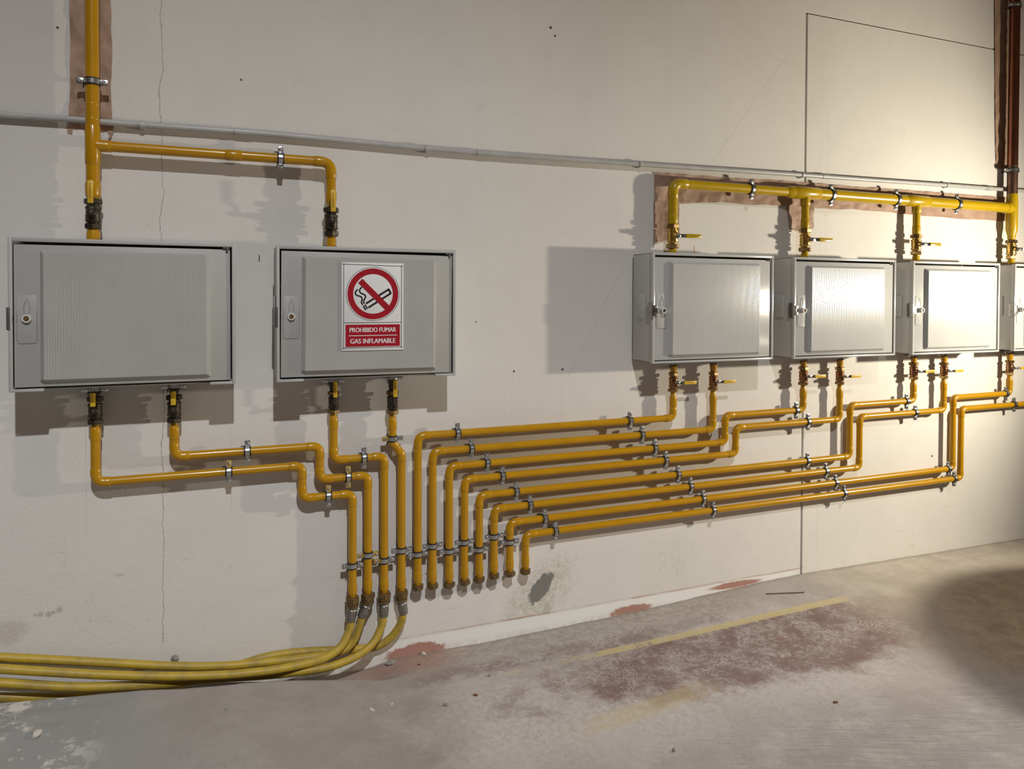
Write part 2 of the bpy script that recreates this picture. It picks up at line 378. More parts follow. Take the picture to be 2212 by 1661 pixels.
def fillet(pts, rad, n=7):
    """round the corners of a polyline; returns the path and one short piece per corner"""
    pts = [Vector(p) for p in pts]; out = [pts[0]]; bends = []
    for a, b, c in zip(pts, pts[1:], pts[2:]):
        d1, d2 = (b - a).normalized(), (c - b).normalized(); ang = d1.angle(d2)
        if ang < .03: out.append(b); continue
        t = min(rad * math.tan(ang / 2), (b - a).length * .45, (c - b).length * .45)
        arc = []
        for i in range(n + 1):
            s = i / n; arc.append((b - d1 * t) * (1 - s) ** 2 + b * 2 * s * (1 - s) + (b + d2 * t) * s ** 2)
        out += arc; bends.append((arc, d1, d2))
    out.append(pts[-1]); return out, bends
def smooth_path(pts, n=8):
    P = [Vector(p) for p in pts]; P = [P[0] * 2 - P[1]] + P + [P[-1] * 2 - P[-2]]; out = []
    for i in range(1, len(P) - 2):
        p0, p1, p2, p3 = P[i - 1:i + 3]
        for k in range(n):
            t = k / n
            out.append(.5 * (2 * p1 + (p2 - p0) * t + (2 * p0 - 5 * p1 + 4 * p2 - p3) * t * t + (3 * p1 - p0 - 3 * p2 + p3) * t ** 3))
    out.append(P[-2]); return out

def obj(name, bm, mat, parent=None, origin=None, sharp=40, matrix=None):
    if matrix is not None: bm.transform(matrix)
    if origin is not None: bm.transform(Matrix.Translation(-Vector(origin)))
    bmesh.ops.recalc_face_normals(bm, faces=bm.faces)
    me = bpy.data.meshes.new(name); bm.to_mesh(me); bm.free()
    me.materials.append(M[mat])
    for p in me.polygons: p.use_smooth = True
    me.set_sharp_from_angle(angle=R(sharp))
    o = bpy.data.objects.new(name, me); COL.objects.link(o)
    if parent is not None: o.parent = parent
    elif origin is not None: o.location = origin
    return o
def thing(name, label, cat, loc=(0, 0, 0), group=None):
    o = bpy.data.objects.new(name, None); COL.objects.link(o); o.location = loc
    o.empty_display_size = .05
    o['label'] = label; o['category'] = cat
    if group: o['group'] = group
    return o
def tag(o, label, cat, group=None):
    o['label'] = label; o['category'] = cat
    if group: o['group'] = group
    return o
def dup(root, label, group=None, loc=None):
    r = root.copy(); COL.objects.link(r)
    r['label'] = label
    if group: r['group'] = group
    if loc is not None: r.location = loc
    for ch in root.children:
        c = ch.copy(); COL.objects.link(c); c.parent = r
        for g in ch.children:
            d = g.copy(); COL.objects.link(d); d.parent = c
    return r
_txt = {}
def text_bm(s, w, h, bold=.0):
    """flat lettering in the XZ plane facing -Y, fitted to w by h, centred"""
    key = (s, bold)
    if key not in _txt:
        cu = bpy.data.curves.new('lettering', 'FONT'); cu.body = s; cu.offset = bold; cu.resolution_u = 4
        t = bpy.data.objects.new('lettering', cu); COL.objects.link(t)
        dg = bpy.context.evaluated_depsgraph_get(); dg.update()
        me = bpy.data.meshes.new_from_object(t.evaluated_get(dg))
        _txt[key] = ([v.co.copy() for v in me.vertices], [tuple(p.vertices) for p in me.polygons])
        bpy.data.objects.remove(t); bpy.data.curves.remove(cu); bpy.data.meshes.remove(me)
    vs, fs = _txt[key]
    x0, x1 = min(v.x for v in vs), max(v.x for v in vs); y0, y1 = min(v.y for v in vs), max(v.y for v in vs)
    bm = bmesh.new()
    bv = [bm.verts.new(((v.x - (x0 + x1) / 2) / (x1 - x0) * w, 0, (v.y - (y0 + y1) / 2) / (y1 - y0) * h)) for v in vs]
    for f in fs:
        try: bm.faces.new([bv[i] for i in f])
        except ValueError: pass
    return bm

# ------------------------------------------------------------------ setting: wall and floor
XJ, ZJ, WJ = 2.520, 2.640, .012          # joint of the filled-in opening
def build_wall():
    bm = bmesh.new()
    xs = [-3.5, -1, 0, 1, 2, XJ, XJ + WJ, 3.2, 4, 5, 7.5]; zs = [-.2, .6, 1.2, 1.9, ZJ, ZJ + .008, 3.2, 5.2]
    def g(i, j):
        xm, zm = (xs[i] + xs[i + 1]) / 2, (zs[j] + zs[j + 1]) / 2
        return (XJ < xm < XJ + WJ and zm < ZJ + .008) or (ZJ < zm < ZJ + .008 and xm > XJ)
    cache = {}
    def V(x, y, z):
        k = (round(x, 5), round(y, 5), round(z, 5))
        if k not in cache: cache[k] = bm.verts.new(k)
        return cache[k]
    nx, nz = len(xs) - 1, len(zs) - 1
    for i in range(nx):
        for j in range(nz):
            d = .014 if g(i, j) else 0
            a, b, c, e = xs[i], xs[i + 1], zs[j], zs[j + 1]
            bm.faces.new((V(a, d, c), V(b, d, c), V(b, d, e), V(a, d, e)))
            if i + 1 < nx and g(i, j) != g(i + 1, j): bm.faces.new((V(b, 0, c), V(b, .014, c), V(b, .014, e), V(b, 0, e)))
            if j + 1 < nz and g(i, j) != g(i, j + 1): bm.faces.new((V(a, 0, e), V(b, 0, e), V(b, .014, e), V(a, .014, e)))
    for i in range(nx):   # closed back, so that the wall has a thickness
        for j in range(nz):
            bm.faces.new([bm.verts.new((p, .15, q)) for p, q in ((xs[i], zs[j]), (xs[i], zs[j + 1]), (xs[i + 1], zs[j + 1]), (xs[i + 1], zs[j]))])
    me = bpy.data.meshes.new('wall_back'); bm.to_mesh(me); bm.free(); me.materials.append(M['wall'])
    o = bpy.data.objects.new('wall_back', me); COL.objects.link(o); o['kind'] = 'structure'
build_wall()
# dark filler down in the joint
bm = bmesh.new(); box(bm, (XJ, .0105, -.1), (XJ + WJ, .0138, ZJ + .008)); box(bm, (XJ + WJ, .0105, ZJ), (7.4, .0138, ZJ + .008))
o = obj('trim_1', bm, 'plastic_dark'); o['kind'] = 'structure'

ZW = [(-3, .1), (-.645, .06), (-.125, .01), (.17, -.005), (.545, -.027), (.964, -.032), (1.62, -.021), (2.26, .008), (2.54, .013), (4.1, -.014), (8, -.01)]
ZE = [(-3, .15), (-.61, .132), (-.25, .098), (-.12, .077), (.16, .047), (.36, .010), (.52, -.020), (.66, -.032)]
ZT = [(-3, .09), (-.60, .080), (-.2, .03), (-.12, -.01), (.16, -.035), (.5, -.050), (.66, -.033)]
def floor_z(x, o):
    z = interp(ZW, x) * (1 - sm(0, .55, o))
    if x < .66:
        e = interp(ZE, x) * (1 - sm(.22, 1.1, o)); t = interp(ZT, x)
        m = lerp(t, e, sm(.105, .15, o + .012 * mnoise.noise(Vector((x * 9, 0, 3)))))
        z = lerp(m, z, sm(.45, .66, x))
    nz = mnoise.noise(Vector((x * 3, o * 3, 0))) * .004 * sm(.1, .5, o)
    if x < -.2: nz += mnoise.fractal(Vector((x * 14, o * 14, 5)), 1, 2, 4) * .006 * sm(-.2, -.45, x) * sm(.13, .2, o)
    nz += mnoise.noise(Vector((x * 12, o * 30, 9))) * .003 * (1 - sm(0, .15, o))
    return z + nz
def build_floor():
    xs = [-3.5 + .1 * i for i in range(24)]; xs += [-1.1 + .02 * i for i in range(96)]; xs += [.82 + .04 * i for i in range(90)]; xs += [4.5 + .2 * i for i in range(16)]
    os_ = [.01 * i for i in range(31)] + [.32 + .03 * i for i in range(40)] + [1.55 + .12 * i for i in range(46)]
    bm = bmesh.new()
    V = [[bm.verts.new((x, -o, floor_z(x, o))) for o in os_] for x in xs]
    for i in range(len(xs) - 1):
        for j in range(len(os_) - 1): bm.faces.new((V[i][j], V[i + 1][j], V[i + 1][j + 1], V[i][j + 1]))
    for v in bm.verts: pass
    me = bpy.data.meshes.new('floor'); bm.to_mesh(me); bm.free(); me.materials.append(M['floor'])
    for p in me.polygons: p.use_smooth = True
    if me.polygons[0].normal.z < 0: me.flip_normals()
    o = bpy.data.objects.new('floor', me); COL.objects.link(o); o['kind'] = 'structure'
build_floor()

# ------------------------------------------------------------------ gas cabinets
CW, CH, CO = .608, .446, .165            # width, height, how far the rim stands off the wall
PANEL_O = .176
def make_cabinet(name, label, x0, ztop, old, skew=0.0):
    org = Vector((x0 + CW / 2, 0, ztop - CH)); t = thing(name, label, 'cabinet', org, 'grey gas meter cabinets along the wall')
    W, H = CW / 2, CH; rm = 'rim_old' if old else 'cabinet_new'; dm = 'cabinet' if old else 'cabinet_new'
    b = .011; back = .012; fy = -CO + .016
    bm = bmesh.new()
    box(bm, (-W + .003, -back - .012, .003), (W - .003, -back, H - .003), .002)                       # back
    box(bm, (-W + .002, fy, .002), (-W + .007, -back, H - .002), .002); box(bm, (W - .007, fy, .002), (W - .002, -back, H - .002), .002)
    box(bm, (-W + .002, fy, H - .007), (W - .002, -back, H - .002), .002); box(bm, (-W + .002, fy - (.0 if old else .004), .002), (W - .002, -back, .007), .002)
    rail = lambda x0, z0, x1, z1: box(bm, (x0, -CO, z0), (x1, fy + .002, z1), .0022, 2)              # front flange
    rail(-W - .001, -.001, -W + .0095, H + .001); rail(W - .0095, -.001, W + .001, H + .001)
    rail(-W + .0085, H - b, W - .0085, H + .001)
    if old: rail(-W + .0085, -.001, -W + .085, .0075); rail(W - .075, -.001, W - .0085, .0075)          # bottom lip cut away between its corners
    else: rail(-W + .0085, -.001, W - .0085, .0085)
    obj('housing', bm, rm, t)
    bm = bmesh.new(); box(bm, (-W - .004, -.105, H * .40), (-W + .002, -.045, H * .63), .003); obj('side_boss', bm, rm, t)
    for sx in (-1, 1):
        for sz in (.06, H - .06):
            bm = bmesh.new(); box(bm, (sx * (W - .05) - .02, -back, sz - .02), (sx * (W - .05) + .02, -.0005, sz + .02), .003)
            obj('wall_spacer', bm, 'plastic_dark', t)
    # door: flat margins, sloped flanks, ribbed raised panel
    L, Rr, B, T = -W + .0125, W - .0145, .012, H - .019
    fo, po = CO - .005, PANEL_O              # stand-off of the flat part and of the rib crests
    xa, xb = L + .065, Rr - .058             # feet of the two flanks
    za, zb = B + .012, T - .016
    bm = bmesh.new()
    nr = 64; pitch = (xb - xa - .022) / nr; prof = [(xa, fo), (xa + .010, po - .0012)]
    for i in range(nr):
        px = xa + .011 + i * pitch
        for q in range(6): prof.append((px + pitch * q / 6, po - .00024 - .00024 * cos(2 * pi * q / 6)))
    prof += [(xb - .010, po - .0012), (xb, fo)]
    def mk(p, z, push=0.0): return bm.verts.new((p[0], -(fo + (p[1] - fo) * (1 - push)), z))
    rows = [[mk(p, za, 1) for p in prof], [mk(p, za + .010) for p in prof], [mk(p, zb - .010) for p in prof], [mk(p, zb, 1) for p in prof]]
    for A, C in zip(rows, rows[1:]):
        for i in range(len(prof) - 1):
            if (A is rows[2] and i == 0) or (A is rows[0] and i == len(prof) - 2):      # hip of the panel corner
                bm.faces.new((A[i], A[i + 1], C[i])); bm.faces.new((A[i + 1], C[i + 1], C[i]))
            else: bm.faces.new((A[i], A[i + 1], C[i + 1], C[i]))
    box(bm, (L, -fo, B), (Rr, -fo + .004, T), .0015)
    door = obj('door', bm, dm, t, sharp=33)
    if skew: door.rotation_euler.y = skew
    # lock plate, embossed flame, lock barrel
    lx, lz = L + .032, H * .475
    bm = bmesh.new(); box(bm, (lx - .025, -fo - .0012, lz - .072), (lx + .025, -fo + .001, lz + .068), .009 * .12); obj('lock_plate', bm, dm, door)
    yy = -fo - .0012; hw = .0007 if old else .0010
    bm = bmesh.new(); tube(bm, [(lx - .006, yy, lz + .016), (lx - .008, yy, lz + .030), (lx - .005, yy, lz + .045), (lx, yy, lz + .058), (lx + .005, yy, lz + .045), (lx + .008, yy, lz + .030), (lx + .006, yy, lz + .016)], hw, 6)
    obj('embossed_flame', bm, 'embossed', door)
    bm = bmesh.new(); tube(bm, [(lx - .025, yy, lz + .02), (lx - .025, yy, lz - .063), (lx - .019, yy, lz - .072), (lx + .019, yy, lz - .072), (lx + .025, yy, lz - .063), (lx + .025, yy, lz + .02)], .0006, 6)
    obj('plate_outline', bm, 'embossed', door)
    bm = bmesh.new(); pr = .010 if old else .022; ring(bm, (lx, -fo - pr / 2, lz), (0, 1, 0), .0078, .0118, pr); obj('lock_ring', bm, 'lockwhite', door)
    bm = bmesh.new(); cyl(bm, (lx, -fo - .0005, lz), (lx, -fo - pr * .7, lz), .0076, 14); lathe(bm, [(0, 0), (.004, 0), (.004, .003), (0, .003)], (lx, -fo - pr * .7 + .001, lz), (0, -1, 0), 3)
    obj('lock_core', bm, 'nutbrass', door)
    # catch on the left edge and hinge pin at the top right
    bm = bmesh.new(); box(bm, (-W - .005, -CO - .002, lz - .033), (-W + .004, -CO + .03, lz + .033), .0015)
    if not old:
        box(bm, (-W + .001, -CO - .0035, lz - .022), (-W + .020, -CO + .003, lz + .022), .001)
    catch = obj('catch_plate', bm, 'plastic_dark' if old else 'steel', t)
    if not old:
        for q in (-.010, .011):
            bm = bmesh.new(); cyl(bm, (-W + .014, -CO - .003, lz + q), (-W + .014, -CO - .0055, lz + q), .0038, 12); obj('rivet', bm, 'zinc', catch)
    bm = bmesh.new(); cyl(bm, (W - .024, -CO - .0005, H - .024), (W - .024, -CO - .0005, H - .012), .004, 12); box(bm, (W - .036, -CO, H - .018), (W - .016, -CO + .012, H - .011), .001)
    obj('hinge_pin', bm, 'plastic_dark', t)
    return t, org
CABX = [-.576, .158, 1.589, 2.312, 3.034, 3.757]
CABT = [1.483, 1.482, 1.497, 1.495, 1.493, 1.493]
CABL = ['plain grey ribbed gas cabinet at the far left, without any sign on its door',
        'grey ribbed gas cabinet carrying the red no-smoking sign on its door',
        'pale grey gas cabinet with a big shadow on the bare wall at its left',
        'pale grey gas cabinet with glaring white lamp reflection, below the first header tee',
        'washed-out bright gas cabinet second from the right edge, below the second header tee',
        'gas cabinet cut off by the right edge of the photo, below the copper riser']
cabs = [make_cabinet('gas_cabinet', CABL[i], CABX[i], CABT[i], i < 2, [R(.0), R(.35), 0, 0, 0, 0][i]) for i in range(6)]

# ------------------------------------------------------------------ no smoking sign
def make_sign():
    k = .21 / 620; kz = .297 / 886
    c = at(805.6, 662.3, .1785); t = thing('no_smoking_sign', 'white and red no-smoking gas warning sign on the second cabinet door', 'sign', c)
    fx = lambda px: (px - 672) * k
    fz = lambda py: -(py - 747) * kz
    def slab(bm, x0, z0, x1, z1, y, th=.0003): box(bm, (min(x0, x1), y - th, min(z0, z1)), (max(x0, x1), y + th, max(z0, z1)))
    def bar(bm, a, b, w, y, th=.0003):
        a, b = Vector((fx(a[0]), 0, fz(a[1]))), Vector((fx(b[0]), 0, fz(b[1]))); d = (b - a).normalized(); n = Vector((d.z, 0, -d.x)) * w / 2
        f = [bm.verts.new(p + Vector((0, y + s, 0))) for s in (th, -th) for p in (a + n, b + n, b - n, a - n)]
        bm.faces.new(f[4:]); bm.faces.new(f[3::-1])
        for i in range(4): bm.faces.new((f[i], f[(i + 1) % 4], f[4 + (i + 1) % 4], f[4 + i]))
    bm = bmesh.new(); box(bm, (-.105, -.0012, -.1485), (.105, .0020, .1485), .0006); obj('plate', bm, 'signwhite', t)
    y = -.0016
    bm = bmesh.new()
    for a, b in (((370, 322), (977, 334)), ((374, 1160), (970, 1160)), ((383, 908), (963, 908))): bar(bm, a, b, .0016, y)
    for a, b in (((383, 312), (380, 1176)), ((964, 322), (960, 1172))): bar(bm, a, b, .0016, y)
    obj('border_line', bm, 'signblack', t)
    C = (fx(674), y, fz(618))
    bm = bmesh.new(); ring(bm, C, (0, 1, 0), .0900, .0912, .0002, 72); obj('outer_circle', bm, 'signblack', t)
    bm = bmesh.new(); ring(bm, C, (0, 1, 0), .0672, .0862, .0002, 72); bar(bm, (545, 487), (815, 758), .0205, y - .0001, .0001); obj('prohibition_ring', bm, 'signred', t)
    bm = bmesh.new(); y2 = -.0014
    for a, b in (((602, 716), (836, 568)), ((626, 757), (854, 610))): bar(bm, a, b, .0066, y2, .0002)
    bar(bm, (824, 564), (854, 612), .0066, y2, .0002)
    bar(bm, (574, 738), (600, 782), .0050, y2, .0002); bar(bm, (591, 726), (617, 770), .0050, y2, .0002)
    for pts in (((520, 574), (500, 596), (497, 617), (512, 634), (540, 642), (560, 655), (563, 680), (556, 702), (570, 728)),
                ((560, 550), (542, 572), (538, 592), (553, 612), (582, 624), (598, 642), (592, 664), (580, 688), (584, 716))):
        pp = smooth_path([(fx(a), 0, fz(b)) for a, b in pts], 5)
        for p, q in zip(pp, pp[1:]):
            d = (q - p); bar(bm, (p.x / k + 672 - d.x / k * .2, 747 - p.z / kz + d.z / kz * .2), (q.x / k + 672 + d.x / k * .2, 747 - q.z / kz - d.z / kz * .2), .0047, y2, .0002)
    obj('cigarette_symbol', bm, 'signblack', t)
    bm = bmesh.new(); slab(bm, fx(400), fz(928), fx(945), fz(1150), y2, .0002); obj('red_panel', bm, 'signred', t)
    bm = bmesh.new(); slab(bm, fx(430), fz(1035), fx(917), fz(1042), y - .0004); obj('dividing_line', bm, 'signwhite', t)
    for s, w, h, zc in (('PROHIBIDO FUMAR', 467 * k, 46 * kz, 981), ('GAS INFLAMABLE', 455 * k, 48 * kz, 1094)):
        bm = bmesh.new()
        for q in (-1, 0, 1):                     # condensed heavy capitals: strokes widened sideways
            b2 = text_bm(s, w - .0013, h, 0); b2.transform(Matrix.Translation((fx(673) + q * .00062, y - .0002 - q * .00003, fz(zc))))
            me = bpy.data.meshes.new('stroke'); b2.to_mesh(me); b2.free(); bm.from_mesh(me); bpy.data.meshes.remove(me)
        obj('lettering', bm, 'signwhite', t)
make_sign()

# ------------------------------------------------------------------ pipe clamps
clamp_proto = {}
def clamp(p, axis, r, where, yellow=False, o=None):
    """axis 'H' = pipe runs along the wall, 'V' = pipe runs up it"""
    o = -p.y if o is None else o; key = (round(r, 4), round(o, 3), yellow); label = 'zinc clamp ' + where
    if key not in clamp_proto:
        t = thing('pipe_clamp', label, 'pipe clamp', p, 'zinc pipe clamps with black rubber lining')
        bm = bmesh.new(); ring(bm, (0, 0, 0), (1, 0, 0), r - .0004, r + .0034, .0225)
        tube(bm, [(-.008, -.003, r + .0035), (-.013, -.003, r + .0048), (-.018, -.002, r + .004), (-.021, -.002, r + .0048)], [.0022, .0018, .0018, .0014], 8)
        obj('rubber_lining', bm, 'rubber', t)
        bm = bmesh.new(); ring(bm, (0, 0, 0), (1, 0, 0), r + .0026, r + .0048, .0135); obj('band', bm, 'zinc', t)
        for s in (1, -1):
            bm = bmesh.new(); lo, hi = sorted((s * (r + .0035), s * (r + .0235)))
            box(bm, (-.0085, -.0055, lo), (.0085, -.0030, hi), .001); box(bm, (-.0085, .0005, lo), (.0085, .0030, hi), .001)
            lo2, hi2 = sorted((s * (r + .0030), s * (r + .0060))); box(bm, (-.0075, -.010, lo2), (.0075, .005, hi2), .001)
            ear = obj('ear', bm, 'paintedzinc' if (yellow and (s > 0 or yellow == 2)) else 'zinc', t)
            bm = bmesh.new(); zc = s * (r + .0145); cyl(bm, (0, .006, zc), (0, -.0085, zc), .0030, 10); lathe(bm, [(.0025, 0), (.0052, 0), (.0052, .0022), (.0035, .0038), (.0018, .0038), (.0016, .0022), (0, .0022)], (0, -.0055, zc), (0, -1, 0), 14)
            obj('screw', bm, 'zinc', ear)
        bm = bmesh.new(); cyl(bm, (0, r + .003, 0), (0, o - .001, 0), .0042, 10); hexnut(bm, (0, r + .007, 0), (0, 1, 0), .0075, .006); cyl(bm, (0, o - .004, 0), (0, o - .0006, 0), .010, 14)
        obj('standoff', bm, 'steel', t)
        clamp_proto[key] = t
    else:
        t = dup(clamp_proto[key], label)
    t.location = p; t.rotation_euler = (0, 0, 0) if axis == 'H' else (0, -pi / 2, 0)
    return t

# ------------------------------------------------------------------ rigid pipes
def snap(P):
    """make the runs of a measured path truly level or plumb"""
    P = [p.copy() for p in P]; n = len(P)
    kind = []
    for a, b in zip(P, P[1:]):
        dx, dz = abs(a.x - b.x), abs(a.z - b.z); kind.append('H' if dx > 3 * dz else 'V' if dz > 3 * dx else 'S')
    for i, kd in enumerate(kind):
        a, b = P[i], P[i + 1]
        if kd == 'H': a.z = b.z = (a.z + b.z) / 2 if (i == 0 or kind[i - 1] != 'H') else a.z
        if kd == 'V': a.x = b.x = (a.x + b.x) / 2 if (i == 0 or kind[i - 1] != 'V') else a.x
    return P
def socket_bm(bm, p, d, r, L=.045):
    """socket at a pipe end: sleeve that necks down towards d"""
    lathe(bm, [(r, -.004 - L), (r * 1.10, -L), (r * 1.12, -L + .004), (r * 1.12, -.016), (r * 1.02, -.008), (r * .80, -.003), (r * .78, .016), (0, .016)], p, d, 22)
def pipe_run(name, label, pix, r, o, mat='yellow', ends=('socket', None), bend=1.7, group=None, cap=False, extra=None, do_snap=True):
    P = [at(a[0], a[1], a[2] if len(a) > 2 else o) for a in pix]
    if do_snap: P = snap(P)
    t = thing(name, label, 'pipe', P[-1], group)
    path, bends = fillet(P, r * bend + .004)
    dirs = ((P[0] - P[1]).normalized(), (P[-1] - P[-2]).normalized())
    if ends[0]: path[0] = path[0] - dirs[0] * .010
    if ends[1] or cap: path[-1] = path[-1] - dirs[1] * .012
    bm = bmesh.new(); tube(bm, path, r, 22); obj('pipe', bm, mat, t, P[-1])
    for arc, d1, d2 in bends:
        bm = bmesh.new(); e = .016
        pts = [arc[0] - d1 * e, arc[0] - d1 * (e - .002)] + arc + [arc[-1] + d2 * (e - .002), arc[-1] + d2 * e]
        rr = [r * 1.03, r * 1.10] + [r * 1.10] * len(arc) + [r * 1.10, r * 1.03]
        tube(bm, pts, rr, 22); obj('elbow', bm, mat, t, P[-1])
    for i, en in enumerate(ends):
        if en == 'socket' or (i == 1 and cap):
            q = P[0] if i == 0 else P[-1]
            bm = bmesh.new(); socket_bm(bm, q, dirs[i], r); obj('end_socket', bm, mat, t, P[-1])
    if cap:
        bm = bmesh.new(); hexnut(bm, P[-1] + dirs[1] * .009, dirs[1], r * 1.62, .017, random.random()); lathe(bm, [(0, 0), (r * 1.2, 0), (r * 1.2, .003), (0, .003)], P[-1] + dirs[1] * .017, dirs[1], 18)
        obj('cap_nut', bm, 'oldnut', t, P[-1])
    return t, P

RP = .0142; OP = .045
runs = {}
# the four left pipes end in hoses, the eight right ones are capped
LEFT = [
 ('P1', 'yellow pipe from left valve of far-left cabinet, leftmost of the twelve uprights below', [(206, 919), (207, 1041.5), (652.6, 1006.5), (652.6, 1075), (763.8, 1068), (759, 1288)]),
 ('P2', 'yellow stepped pipe from right valve of far-left cabinet to the second upright', [(376.4, 917), (377, 988.5), (690.6, 961), (690.6, 1034), (799, 1028), (790.5, 1281)]),
 ('P3', 'yellow pipe from left valve under the sign cabinet to the third upright', [(720.7, 897), (720.7, 993), (828.5, 986.5), (831.5, 1278)]),
 ('P4', 'yellow pipe from right valve under the sign cabinet with a sideways jog', [(847.8, 899), (847.8, 955), (867, 982), (868, 1274)])]
RIGHT = [
 ('P5', 'topmost of the eight long yellow pipes, capped leftmost of the eight ends', [(1454, 852), (1454, 899.5), (903, 944.8), (902, 1262)]),
 ('P6', 'second from top of the eight long yellow pipes, from the clear cabinet\'s right valve', [(1540, 849), (1540, 927.5), (933.6, 975.5), (935.5, 1259)]),
 ('P7', 'third from top of the eight long yellow pipes, with a step below the glaring cabinet', [(1735, 837), (1734.5, 886.5), (1566, 896), (1566, 953), (970.8, 1010), (969.8, 1257)]),
 ('P8', 'fourth from top of the eight long yellow pipes, from the glaring cabinet\'s right valve', [(1813.8, 837), (1813, 907), (1588.8, 921.6), (1588.8, 978), (1003, 1038), (1003.4, 1251)]),
 ('P9', 'fifth from top of the eight long yellow pipes, from the washed-out cabinet\'s left valve', [(1973.5, 824), (1972.5, 864), (1835.5, 876.6), (1835, 987), (1033.6, 1069), (1036.8, 1245.5)]),
 ('P10', 'sixth from top of the eight long yellow pipes, from the washed-out cabinet\'s right valve', [(2038.5, 822), (2038, 884.5), (1856.3, 901.7), (1856.3, 1009.5), (1065.8, 1099.5), (1068.5, 1237.5)]),
 ('P11', 'seventh from top of the eight long yellow pipes, from the right-edge cabinet\'s visible valve', [(2181, 815), (2180, 849), (2058, 859), (2058, 1011), (1101, 1129.5), (1101, 1233)]),
 ('P12', 'lowest of the eight long yellow pipes, its upper arm leaving at the right edge', [(2330, 862), (2074.6, 884), (2075.6, 1033), (1135, 1154), (1134.6, 1228)])]
for nm, lb, px in LEFT: runs[nm] = pipe_run('gas_pipe', lb, px, RP, OP, ends=('socket', 'socket'), group='yellow gas pipes below the cabinets')
for nm, lb, px in RIGHT: runs[nm] = pipe_run('gas_pipe', lb, px, RP, OP, ends=('socket' if nm != 'P12' else None, None), cap=True, group='yellow gas pipes below the cabinets')

def along(nm, px, seg):
    """point on a horizontal piece of a run under a pixel column"""
    P = runs[nm][1]; a, b = P[seg], P[seg + 1]; q = at(px, 900, OP)
    return Vector((q.x, -OP, lerp(a.z, b.z, (q.x - a.x) / (b.x - a.x))))
def up_at(nm, py):
    P = runs[nm][1]; q = at(800 if False else 0, 0, OP)
    # upright: last segment; find height under pixel row at that x
    x = P[-1].x; best = None
    lo, hi = P[-1].z, P[-2].z
    for i in range(200):
        z = lerp(lo, hi, i / 199)
        d = abs(py_of(Vector((lerp(P[-1].x, P[-2].x, i / 199), -OP, z))) - py)
        if best is None or d < best[0]: best = (d, Vector((lerp(P[-1].x, P[-2].x, i / 199), -OP, z)))
    return best[1]
def py_of(v):
    q = cam.matrix_world.inverted() @ v
    return CY - F_PX * q.y / -q.z
LONG = ['topmost', 'second', 'third', 'fourth', 'fifth', 'sixth', 'seventh', 'lowest']
CL = [('P1', 494, 1, 'on the lower left-hand stepped pipe, below the far-left cabinet', 1), ('P1', 709, 3, 'on the short lowest step left of the uprights', 1),
      ('P2', 534, 1, 'on the upper left-hand stepped pipe, below the gap between the two left cabinets', 0), ('P2', 752, 3, 'on the middle one of three short steps left of the uprights', 2),
      ('P3', 786, 1, 'on the topmost short step below the sign cabinet', 0)]
pos = {'P5': (2, [(988, 'left end'), (1360, 'right end')]), 'P6': (2, [(1018, 'left end'), (1386, 'right part')]),
       'P7': (4, [(1052, 'left end'), (1414, 'middle')]), 'P8': (4, [(1085, 'left end'), (1437.5, 'middle')]),
       'P9': (4, [(1115, 'left end'), (1464.5, 'middle'), (1744.5, 'right end')]), 'P10': (4, [(1145, 'left end'), (1492, 'middle'), (1784.5, 'right end')]),
       'P11': (4, [(1177, 'left end'), (1519.5, 'left middle'), (1806, 'right middle'), (2049, 'right end')]), 'P12': (3, [(1200, 'left end'), (1541.5, 'left middle'), (1825, 'right middle'), (2062, 'right end')])}
for nm, px, sg, wh, yl in CL: clamp(along(nm, px, sg), 'H', RP, wh, yl)
for i, nm in enumerate(pos):
    sg, lst = pos[nm]
    if nm == 'P12': sg = 2
    if nm in ('P5', 'P6'): sg = 1
    elif nm != 'P12': sg = 3
    for px, wh in lst: clamp(along(nm, px, sg), 'H', RP, f'on the {LONG[i]} of the eight long parallel pipes, at its {wh}')
for nm, px, sg, wh in (('P7', 1719, 1, 'on the upper arm of the third long pipe, below the glaring cabinet'), ('P8', 1744.5, 1, 'on the upper arm of the fourth long pipe, over the wall joint'),
                       ('P9', 1957, 1, 'on the upper arm of the fifth long pipe, beside its valve elbow'), ('P10', 1976, 1, 'on the upper arm of the sixth long pipe, below the washed-out cabinet'),
                       ('P11', 2171, 1, 'on the upper arm of the seventh long pipe, below the right-edge cabinet'), ('P12', 2189, 0, 'on the upper arm of the lowest long pipe at the right edge')):
    clamp(along(nm, px, sg), 'H', RP, wh)
ORD = ['first', 'second', 'third', 'fourth', 'fifth', 'sixth', 'seventh', 'eighth', 'ninth', 'tenth', 'eleventh']
for i, (nm, py) in enumerate((('P1', 1221), ('P2', 1197), ('P3', 1209), ('P4', 1187), ('P5', 1196), ('P6', 1178), ('P7', 1190), ('P8', 1170), ('P9', 1186), ('P10', 1158), ('P11', 1170))):
    clamp(up_at(nm, py), 'V', RP, f'around the {ORD[i]} upright pipe from the left, near its bottom', 2 if i == 1 else 1 if i == 2 else 0)
clamp(Vector((runs['P4'][1][0].x, -OP, at(847.8, 947, OP).z)), 'V', RP, 'just above the jog in the pipe under the sign cabinet', 1)

